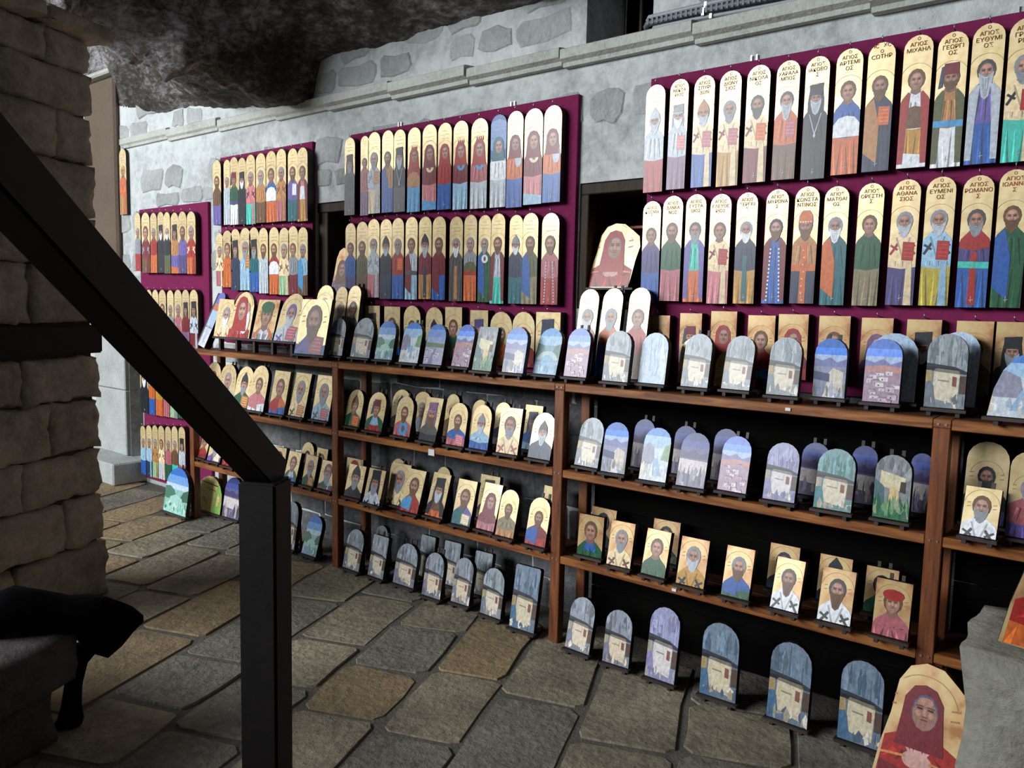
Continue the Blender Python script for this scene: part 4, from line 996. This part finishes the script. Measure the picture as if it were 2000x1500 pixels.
def letters(lines, w, h, parent, mat):
    "inscription above the head, as raised paint"
    objs = []
    for j, (txt, size) in enumerate(lines):
        cu = bpy.data.curves.new('inscription', 'FONT'); cu.body = txt; cu.size = size * w; cu.align_x = 'CENTER'
        ob = bpy.data.objects.new('inscription', cu); COL.objects.link(ob); objs.append((ob, h - (.19 + .21 * j) * w))
    bpy.context.view_layer.update(); dg = bpy.context.evaluated_depsgraph_get()
    bm = bmesh.new()
    for ob, z in objs:
        me = ob.evaluated_get(dg).to_mesh(); k = len(bm.verts); bm.from_mesh(me)
        bm.verts.ensure_lookup_table(); new = bm.verts[k:]
        wd = max([v.co.x for v in new], default=0) - min([v.co.x for v in new], default=0); f = min(1, .88 * w / wd) if wd else 1
        for v in new: v.co = Vector((v.co.x * f, -.002, v.co.y + z))
        ob.evaluated_get(dg).to_mesh_clear()
    for ob, z in objs:
        cu = ob.data; bpy.data.objects.remove(ob); bpy.data.curves.remove(cu)
    me = bpy.data.meshes.new('lettering'); bm.to_mesh(me); bm.free(); me.materials.append(mat)
    return inst('lettering', me, parent)
HOOK = None
def hook(parent, z):
    global HOOK
    if HOOK is None:
        o = tube('hook', [(0, .046, 0), (0, .010, .004), (0, -.006, .006), (0, -.010, .014), (0, -.004, .02)], .0022, MT['steel'], None, 6)
        HOOK = o.data; bpy.data.objects.remove(o)
    return inst('hook', HOOK, parent, (0, 0, z))
SHAPEWORD = dict(arch='arched', rect='square-topped', square='square-topped', plate='large rounded', stickarch='tall arched', rough='rough-edged')
def icon(shape, w, h, sp, loc, lean, full, t=.028, rnd=None, rotz=0, roll=0, text=None, tmat=None, gold='gold'):
    root = empty('painted_icon' if not sp.startswith('L ') else 'painted_plaque', loc, (-lean, roll, rotz))
    w, h = round(w, 3), round(h, 3)
    land = sp.startswith('L ')
    inst('panel', panel_mesh(shape, w, h, t, gold), root)
    polys = scene(w, h, sp[2:], rnd) if land else figure(w, h, sp + (' txt=1' if text else ''), full, rnd, .8 if shape == 'arch' and not full else .78 if shape == 'rough' else 1.0)
    ol = SHAPES[shape](w, h)
    if shape == 'rough': ol = [(-.46 * w, .0), (.42 * w, .0), (.5 * w, .62 * h), (.18 * w, .97 * h), (-.2 * w, .94 * h), (-.34 * w, .7 * h)]
    p = painting(polys, ol, root)
    if text: letters(text, w, h, p, tmat or MT['ink'])
    return root

# ------------------------------------------------------------------ maroon boards, and the icons hung on them
bl = ['narrow maroon display board at the far left end of the wall', 'small maroon display board, second from left, holding two icon rows',
      'middle maroon display board between the two dark windows', 'wide maroon display board on the right side of the wall']
for (x0, x1, z0, z1), lb in zip(BOARDS, bl):
    o = empty('display_board', (x0, WY, z0)); tag(o, lb, 'display board', 'maroon icon boards')
    box('panel', (0, x1 - x0, -.025, -.001, 0, z1 - z0), MT['maroon'], o, .002)
    for k in range(max(1, int((x1 - x0) / .75))):
        xx = (x1 - x0) * (k + .5) / max(1, int((x1 - x0) / .75))
        for dx in (-.012, .012): cube('hanger', MT['steel'], o, (xx + dx, -.008, z1 - z0 + .012), (.006, .006, .03))
A_ = ('Ο', .16); G_ = ('ΑΓΙΟΣ', .2)
TXT = {'upper row, right board': [None, ['ΝΕΚΤΑ', 'ΡΙΟΣ'], ['ΣΠΥΡΙ', 'ΔΩΝ'], ['ΔΙΟΝΥ', 'ΣΙΟΣ'], ['ΝΙΚΟΛΑ', 'ΟΣ'], ['ΧΑΡΑΛΑ', 'ΜΠΟΣ'], ['ΙΑΚΩΒΟ', 'Σ'], ['ΑΡΤΕΜΙ', 'ΟΣ'], 'XC', ['ΜΙΧΑΗΛ'], ['ΓΕΩΡΓΙ', 'ΟΣ'], ['ΕΥΘΥΜΙ', 'ΟΣ'], ['ΓΡΗΓΟ', 'ΡΙΟΣ']],
       'lower row, right board': [['ΚΟΣΜΑ', 'Σ'], ['ΔΑΜΙΑ', 'ΝΟΣ'], ['ΕΥΣΤΑ', 'ΘΙΟΣ'], ['ΕΛΕΥΘΕ', 'ΡΙΟΣ'], ['ΣΕΡΓΙΟ', 'Σ'], ['ΜΥΡΩΝΑ', 'Σ'], ['ΚΩΝΣΤΑ', 'ΝΤΙΝΟΣ'], ['ΜΑΤΘΑΙ', 'ΟΣ'], ['ΟΡΕΣΤΗ', 'Σ'], ['ΑΘΑΝΑ', 'ΣΙΟΣ'], ['ΕΥΜΕΝΙ', 'ΟΣ'], ['ΡΩΜΑΝΟ', 'Σ'], ['ΙΩΑΝΝΗ', 'Σ']]}
seed = 0
for row, items in HUNG:
    for i, (x, z, w, h, shape, sp) in enumerate(items):
        seed += 1; rnd = random.Random(seed); full = h > .35
        tx = TXT.get(row, [None] * 20)[i]; text = None
        if tx == 'XC': text = [('ΙC   ΧC', .2), ('Ο', .18), ('CΩΤΗΡ', .22)]
        elif tx: text = [A_, G_] + [(s_, .21) for s_ in tx]
        o = icon(shape, w * .985, h, sp, (x, 3.303 + (.0 if i % 2 else .004), z), 0, full, .047, rnd, 0, rnd.uniform(-.006, .006), text, MT['inkred'] if i in (9, 11, 12) and row.startswith('lower') else MT['ink'], 'goldold' if row == 'bottom row, right board' else 'gold')
        o.location.y = 3.2865
        hook(o, h + .004)
        tag(o, fit(['tall arched' if full else SHAPEWORD[shape], 'icon,'], describe(sp), '%s from left, %s' % (ORD[i], row)), 'icon', 'icons hung on the maroon boards')

# ------------------------------------------------------------------ shelving
SHZ = {'top': 1.252, 'second': .846, 'third': .431, 'floor': 0.0}
POSTS = [-5.336, -3.712, -2.084, -.495, 1.08]
sh = empty('display_shelving', (0, 2.99, 0)); tag(sh, 'long stained pine shelving with posts and three plank levels against the wall', 'shelving')
y0 = 2.99
for i, px in enumerate(POSTS):
    box('post', (px - .027, px + .027, 0, .05, 0, 1.222), MT['shelfpost'], sh, .003)
    box('back_post', (px - .025, px + .025, .225, .27, 0, 1.222), MT['shelfpost'], sh, .003)
    for lv in ('top', 'second', 'third'):
        z = SHZ[lv]
        for dx in (-.012, .012): cube('bolt', MT['steel'], sh, (px + dx, -.001, z - .018), (.007, .004, .007))
    if i < 4:
        for lv in ('top', 'second', 'third'):
            z = SHZ[lv]; a, c = px + .028, POSTS[i + 1] - .028
            box('front_rail', (a, c, .002, .038, z - .036, z), MT['shelf'], sh, .003)
            box('back_rail', (a, c, .232, .262, z - .05, z - .019), MT['plank'], sh)
            for q in range(2): box('plank', (a, c, .04 + q * .116, .153 + q * .116, z - .018, z - .001), MT['plank'], sh, .002)
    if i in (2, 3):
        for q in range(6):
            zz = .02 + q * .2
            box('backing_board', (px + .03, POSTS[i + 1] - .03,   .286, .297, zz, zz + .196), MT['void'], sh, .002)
    if i in (0, 1, 2, 3):
        box('top_cleat', (px - .027, px + .027, 0, .27, 1.223, 1.251), MT['shelf'], sh, .002)
tagp = empty('price_tag', (-2.905, 2.989, .817)); box('card', (-.022, .022, -.0022, -.0002, -.017, .017), MT['paper'], tagp)
tag(tagp, 'small white price tag on the second shelf edge, middle bay', 'tag')
for x, zz, lb in ((-1.46, .415, 'tiny white price tag on third shelf edge, wide right bay'), (-1.02, 1.235, 'tiny pale price sticker on top shelf edge, wide right bay')):
    tg = empty('price_tag', (x, 2.989, zz)); box('card', (-.010, .010, -.0022, -.0002, -.006, .006), MT['paper'], tg); tag(tg, lb, 'tag')

# ------------------------------------------------------------------ easels and the icons standing on them
def easel(x, y, z, w, h, lean, rotz=0, label=None, big=False, ledge=.03):
    e = empty('display_easel', (x, y, z), (0, 0, rotz)); ww = max(.09, w * 1.12); m_ = MT['easel']
    cube('ledge', m_, e, (0, -.002, ledge - .008), (ww, .034, .010))
    for q in (-1, 1):
        cube('leg', m_, e, (q * ww * .32, .045, (ledge - .013) / 2), (.014, .11, ledge - .013))
    L = h + (.018 if int(x * 100) % 3 == 0 else -.012)
    for q in (-1, 1):
        cube('upright', m_, e, (q * min(.02, w * .2), .036 + math.sin(lean) * L / 2, ledge + math.cos(lean) * L / 2 - .004), (.012, .007, L), (-lean, 0, 0))
    sl = .8 * h * math.cos(lean) + ledge; dy = min(.11, .10)
    cube('strut', m_, e, (0, .094, sl / 2), (.02, .008, sl), (.06, 0, 0))
    tag(e, label, 'easel', 'dark easels under the icons'); return e
SHELFWORD = dict(top='top shelf', second='second shelf', third='third shelf', floor='floor row')
for shelf, bay, depth, items in STAND:
    z0 = SHZ[shelf]
    for i, (x, y, w, h, lean, shape, sp) in enumerate(items):
        seed += 1; rnd = random.Random(seed); full = shape == 'stickarch'
        if bay == 'left bay' and shelf == 'top': where = 'alone beside the landscape plaques, top shelf'
        else: where = ', '.join([ORD[i] + ' from left', depth + (' row' if shelf != 'floor' else ' line')] + ([SHELFWORD[shelf] if shelf != 'floor' else 'on floor'] + ([bay] if bay else [])))
        dsc = describe(sp); nm = ('plaque' if sp.startswith('L ') else 'icon')
        lab = fit([SHAPEWORD[shape], nm + ','], dsc, where)
        rz = rnd.uniform(-.05, .05)
        t = .028
        o = icon(shape, w, h, sp, (x, y, z0 + .0305), lean, full, t, rnd, rz, gold='goldold' if (shelf == 'third' and bay == 'wide right bay') else 'gold')
        tag(o, lab, nm, 'icons and plaques standing on easels')
        e = easel(x, y, z0 + .0005, w, h, lean, rz, 'dark easel under the %s %s, %s' % (nm, 'beside the landscapes' if 'alone' in where else where.split(',')[0], 'top shelf' if 'alone' in where else where.split(', ', 1)[1]))

# long easel with three large icons at the left end of the top shelf
zt = 1.252
le = empty('long_easel', (-4.70, 3.10, zt)); m_ = MT['easel']
cube('ledge', m_, le, (0, 0, .088), (.96, .05, .014)); cube('back_bar', m_, le, (0, .12, .28), (.92, .012, .02))
for k in range(5):
    xx = -.42 + .21 * k
    cube('leg', m_, le, (xx, .01, .041), (.022, .03, .08)); cube('upright', m_, le, (xx, .092, .19), (.018, .01, .24), (-.22, 0, 0)); cube('strut', m_, le, (xx, .15, .14), (.014, .008, .27), (.1, 0, 0))
tag(le, 'long dark slatted easel carrying three large icons, top shelf left end', 'easel')
def big_icon(name_label, shape, w, h, sp, loc, lean, rotz=0, roll=0, t=.025, sd=1, full=False):
    o = icon(shape, w, h, sp, loc, lean, full, t, random.Random(sd), rotz, roll, gold='goldold' if sd in (11, 15, 16, 17) else 'gold'); tag(o, name_label, 'icon'); return o
def step_outline(w, h):
    r = .27 * w
    return [(-.5 * w, 0), (.5 * w, 0), (.5 * w, h - .75 * r)] + [(.23 * w + r * math.cos(math.pi * (.06 + .9 * k / 8)), h - r + r * math.sin(math.pi * (.06 + .9 * k / 8))) for k in range(9)] + [(-.08 * w, .82 * h), (-.5 * w, .84 * h)]
SHAPES['step'] = step_outline
o = empty('painted_icon', (-4.97, 3.09, zt + .0955), (-.2, 0, 0))
inst('panel', panel_mesh('step', .44, .325, .025, 'gold'), o)
rr = random.Random(5)
pa = [(list(map(lambda p: (p[0] + .085, p[1]), a)), c) for a, c in figure(.24, .325, 'rose/red hat=veil:red child=white', False, rr)]
pc = [(list(map(lambda p: (p[0] - .10, p[1]), a)), c) for a, c in figure(.17, .25, 'cream/orange h=grey b=white om=rose', False, rr)]
painting(pc + pa, [(-.22, 0), (.22, 0), (.22, .27), (.15, .32), (-.02, .325), (-.22, .27)], o)
tag(o, 'large icon of red veiled mother and child, leftmost on the long easel', 'icon')
big_icon('large square icon of a green and grey scene, middle of long easel', 'rect', .24, .275, 'lgrey/grey hat=cap:green cape=orange h=olive', (-4.60, 3.09, zt + .0955), .25, sd=11)
big_icon('large arched icon of a violet bishop, rightmost on the long easel', 'arch', .24, .325, 'lgrey/violet om=violet h=violet b=lgrey book=rose', (-4.345, 3.09, zt + .0955), .30, sd=12)
o = big_icon('tall blue and white landscape stick leaning sideways, top shelf far left', 'stickarch', .085, .42, 'L banner', (-5.29, 3.05, zt + .018), .3, 0, .26, .03, 13, True)
box('backing', (-.11, .043, .031, .055, 0, .40), MT['edge'], o, .003)
# rough plank icons
big_icon('rough-edged icon of red veiled woman standing inside the right window', 'rough', .265, .325, 'red/red hat=veil:red hands=1', (-2.08, 3.385, 1.7105), .2, 0, .0, .03, 14)
e = easel(-2.08, 3.385, 1.642, .26, .3, .2, 0, 'dark easel under the rough-edged icon inside the right window', ledge=.068)
big_icon('brown rough-edged icon standing inside the left window recess', 'rough', .2, .39, 'mauve/pink hat=veil:brown om=brown', (-4.16, 3.375, 1.581), .14, 0, 0, .03, 15)
b_ = empty('wood_block', (-4.16, 3.44, 1.2605)); box('block', (-.1, .1, -.09, .06, 0, .3195), MT['darkwood'], b_, .004)
tag(b_, 'dark wooden block under the brown icon inside left window recess', 'block')
big_icon('large rough-edged icon of red veiled woman standing on the floor, front right', 'rough', .27, .425, 'red/crim hat=veil:crim hands=1', (-.47, 2.80, .012), .25, -.05, 0, .035, 16)
sp_ = empty('icon_rest', (-.47, 2.92, 0)); cube('foot', MT['easel'], sp_, (0, -.06, .006), (.2, .2, .011)); cube('strut', MT['easel'], sp_, (0, .02, .14), (.03, .012, .28), (.28, 0, 0))
tag(sp_, 'dark strut behind the large rough-edged icon on the floor', 'easel')

# icon hanging beside the pilaster, far left
o = icon('stickarch', .12, .56, 'orange/tan h=gold om=rose', (-6.99, 3.33, 2.33), 0, True, .028, random.Random(77)); hook(o, .564)
tag(o, 'narrow orange and gold icon hanging beside the beige pilaster, far left', 'icon')

# ------------------------------------------------------------------ rough stone pedestal, right foreground
bm = bmesh.new(); bmesh.ops.create_cube(bm, size=1.0); bmesh.ops.subdivide_edges(bm, edges=bm.edges[:], cuts=9, use_grid_fill=True)
for v in bm.verts:
    p = v.co.copy(); q = Vector((p.x * .62, p.y * .40, (p.z + .5) * .755))
    q.x += (.05 * (.5 - p.z) - .03 * (p.z + .5)) * (1 if p.x < 0 else 0)
    dsp = noise.fractal(q * 6 + Vector((4, 2, 1)), 1, 2, 4) * .03 + noise.noise(q * 2.3) * .035
    q += Vector((p.x, p.y, 0)).normalized() * dsp if Vector((p.x, p.y, 0)).length > .01 else Vector((0, 0, 0))
    if p.z > .4: q.z += noise.noise(q * 7) * .008
    if p.z < -.49: q.z = 0
    v.co = q
me = bpy.data.meshes.new('stone_pedestal'); bm.to_mesh(me); bm.free(); me.materials.append(MT['pedestal'])
for p in me.polygons: p.use_smooth = True
o = inst('stone_pedestal', me, None, (.045, 2.44, 0)); tag(o, 'rough grey stone pedestal at the right edge in front of the shelving', 'pedestal')
big_icon('rough-edged red and gold icon lying back on the stone pedestal', 'rough', .24, .34, 'red/orange hat=veil:red disc=lgreen', (-.10, 2.33, .765), .22, .1, .06, .035, 17)

# ------------------------------------------------------------------ timber handrail and its newel post
hr = empty('handrail', (-1.655, 1.118, 0))
def beam(name, a, b, wd, ht, mat, parent, org):
    a, b = Vector(a) - org, Vector(b) - org; t = (b - a).normalized(); s = t.cross(Vector((0, 0, 1)))
    s = s.normalized() if s.length > .01 else Vector((.866, .5, 0)); u = s.cross(t)
    vs = [p + s * (i * wd / 2) + u * (j * ht / 2) for p in (a, b) for i, j in ((-1, -1), (1, -1), (1, 1), (-1, 1))]
    o = mesh(name, vs, [(0, 1, 2, 3), (7, 6, 5, 4), (0, 4, 5, 1), (1, 5, 6, 2), (2, 6, 7, 3), (3, 7, 4, 0)], [mat], parent)
    bm = bmesh.new(); bm.from_mesh(o.data); bmesh.ops.bevel(bm, geom=bm.edges[:], offset=.006, segments=2, affect='EDGES'); bmesh.ops.recalc_face_normals(bm, faces=bm.faces); bm.to_mesh(o.data); bm.free(); return o
org = hr.location.copy()
P0 = Vector((-1.661, 1.114, 1.196)); P1 = Vector((-1.278, .436, 1.772)); dr = (P1 - P0)
beam('rail', P0 - dr * .06, P0 + dr * 2.7, .072, .09, MT['rail'], hr, org)
beam('newel_post', (-1.655, 1.118, 0), (-1.655, 1.118, 1.165), .096, .096, MT['rail'], hr, org)
up = P0 + dr * 2.6
beam('upper_post', (up.x, up.y, .0), (up.x, up.y, up.z - .03), .088, .088, MT['rail'], hr, org)
tag(hr, 'dark timber handrail sloping down to a square post in the foreground', 'handrail')

# black cloth bundle slumped over the corner of the step, its end trailing to the ground
def blob(name, prof, mat, parent, n=14, sd=3):
    "prof: (centre, half width along the step, half height, half depth)"
    vs, fs = [], []
    for i, (c, rx, rz, ax) in enumerate(prof):
        for k in range(n):
            w = 2 * math.pi * k / n; a = Vector(ax[0]); b2 = Vector(ax[1])
            p = Vector(c) + a * math.cos(w) * rx + b2 * math.sin(w) * rz
            p += (p - Vector(c)) * noise.noise(p * 14 + Vector((sd, 0, 0))) * .22
            vs.append(p)
    m2 = len(prof)
    for i in range(m2 - 1):
        for k in range(n): fs.append((i * n + k, i * n + (k + 1) % n, (i + 1) * n + (k + 1) % n, (i + 1) * n + k))
    fs.append(tuple(range(n))[::-1]); fs.append(tuple((m2 - 1) * n + k for k in range(n)))
    o = mesh(name, vs, fs, [mat], parent, smooth=True)
    bm = bmesh.new(); bm.from_mesh(o.data); bmesh.ops.recalc_face_normals(bm, faces=bm.faces); bm.to_mesh(o.data); bm.free(); return o
bn = empty('cloth_bundle', (-3.0, 1.24, 0)); og = bn.location.copy()
V = lambda *a: Vector(a) - og
ax = (Vector((.9, -.42, 0)), Vector((0, 0, 1)))
pr = [(V(-3.13, .93, .45), .03, .03), (V(-3.11, .97, .46), .07, .075), (V(-3.08, 1.04, .475), .085, .085), (V(-3.05, 1.12, .455), .085, .07), (V(-3.01, 1.20, .43), .085, .065), (V(-2.985, 1.255, .385), .09, .115), (V(-2.965, 1.31, .36), .085, .125), (V(-2.945, 1.355, .37), .065, .085), (V(-2.93, 1.39, .378), .045, .05), (V(-2.918, 1.425, .372), .012, .012)]
blob('bundle', [(c, a, b2, ax) for c, a, b2 in pr], MT['black'], bn)
ax2 = (Vector((.6, .8, 0)), Vector((.8, -.6, 0)))
blob('trailing_end', [(c, a, b2, ax2) for c, a, b2 in [(V(-2.985, 1.25, .31), .055, .04), (V(-3.0, 1.215, .24), .035, .035), (V(-3.01, 1.20, .16), .03, .03), (V(-3.015, 1.195, .08), .033, .03), (V(-3.02, 1.19, .03), .045, .035), (V(-3.03, 1.18, .004), .05, .04)]], MT['black'], bn)
tag(bn, 'black cloth bundle slumped over the stone step, one end trailing down', 'bundle')

# conduits clipped along the string course, upper right
for k, (r, mt, dz, x0, lb) in enumerate(((.011, 'conduit', .062, -1.885, 'upper pale grey conduit pipe above the string course, upper right'), (.013, 'conduitdark', .036, -1.895, 'thick ribbed dark grey conduit between two pale pipes, upper right'), (.008, 'conduit', .012, -1.86, 'thin pale cable lowest of three along the string course'))):
    c = empty('conduit', (x0, 3.30, 2.875 + dz)); pts = [(.0, .055, -.02), (.004, .03, -.004), (.02, .012, 0)]
    n = 14
    for j in range(1, n + 1):
        t = j / n; pts.append((.02 + 2.6 * t, .012 + (.0 if k != 2 else .01 * math.sin(t * 9)), -.05 * t + .006 * math.sin(t * 7 + k)))
    rr_ = r
    tube('pipe', pts, rr_, MT[mt], c, 10)
    for j in range(3): cube('clip', MT['steel'], c, (.3 + .5 * j, .014, -.01 * (.3 + .5 * j) / .5), (.012, r * 2.3, r * 2.5))
    if k == 1:
        for j in range(46): 
            t = j / 46; cube('ridge', MT['conduitdark'], c, (.03 + 1.1 * t, .012, -.05 * (.01 + 1.1 * t) / 2.6 + .006 * math.sin((.01 + 1.1 * t) / 2.6 * 7 + 1)), (.010, r * 2.16, r * 2.16))
    tag(c, lb, 'conduit')
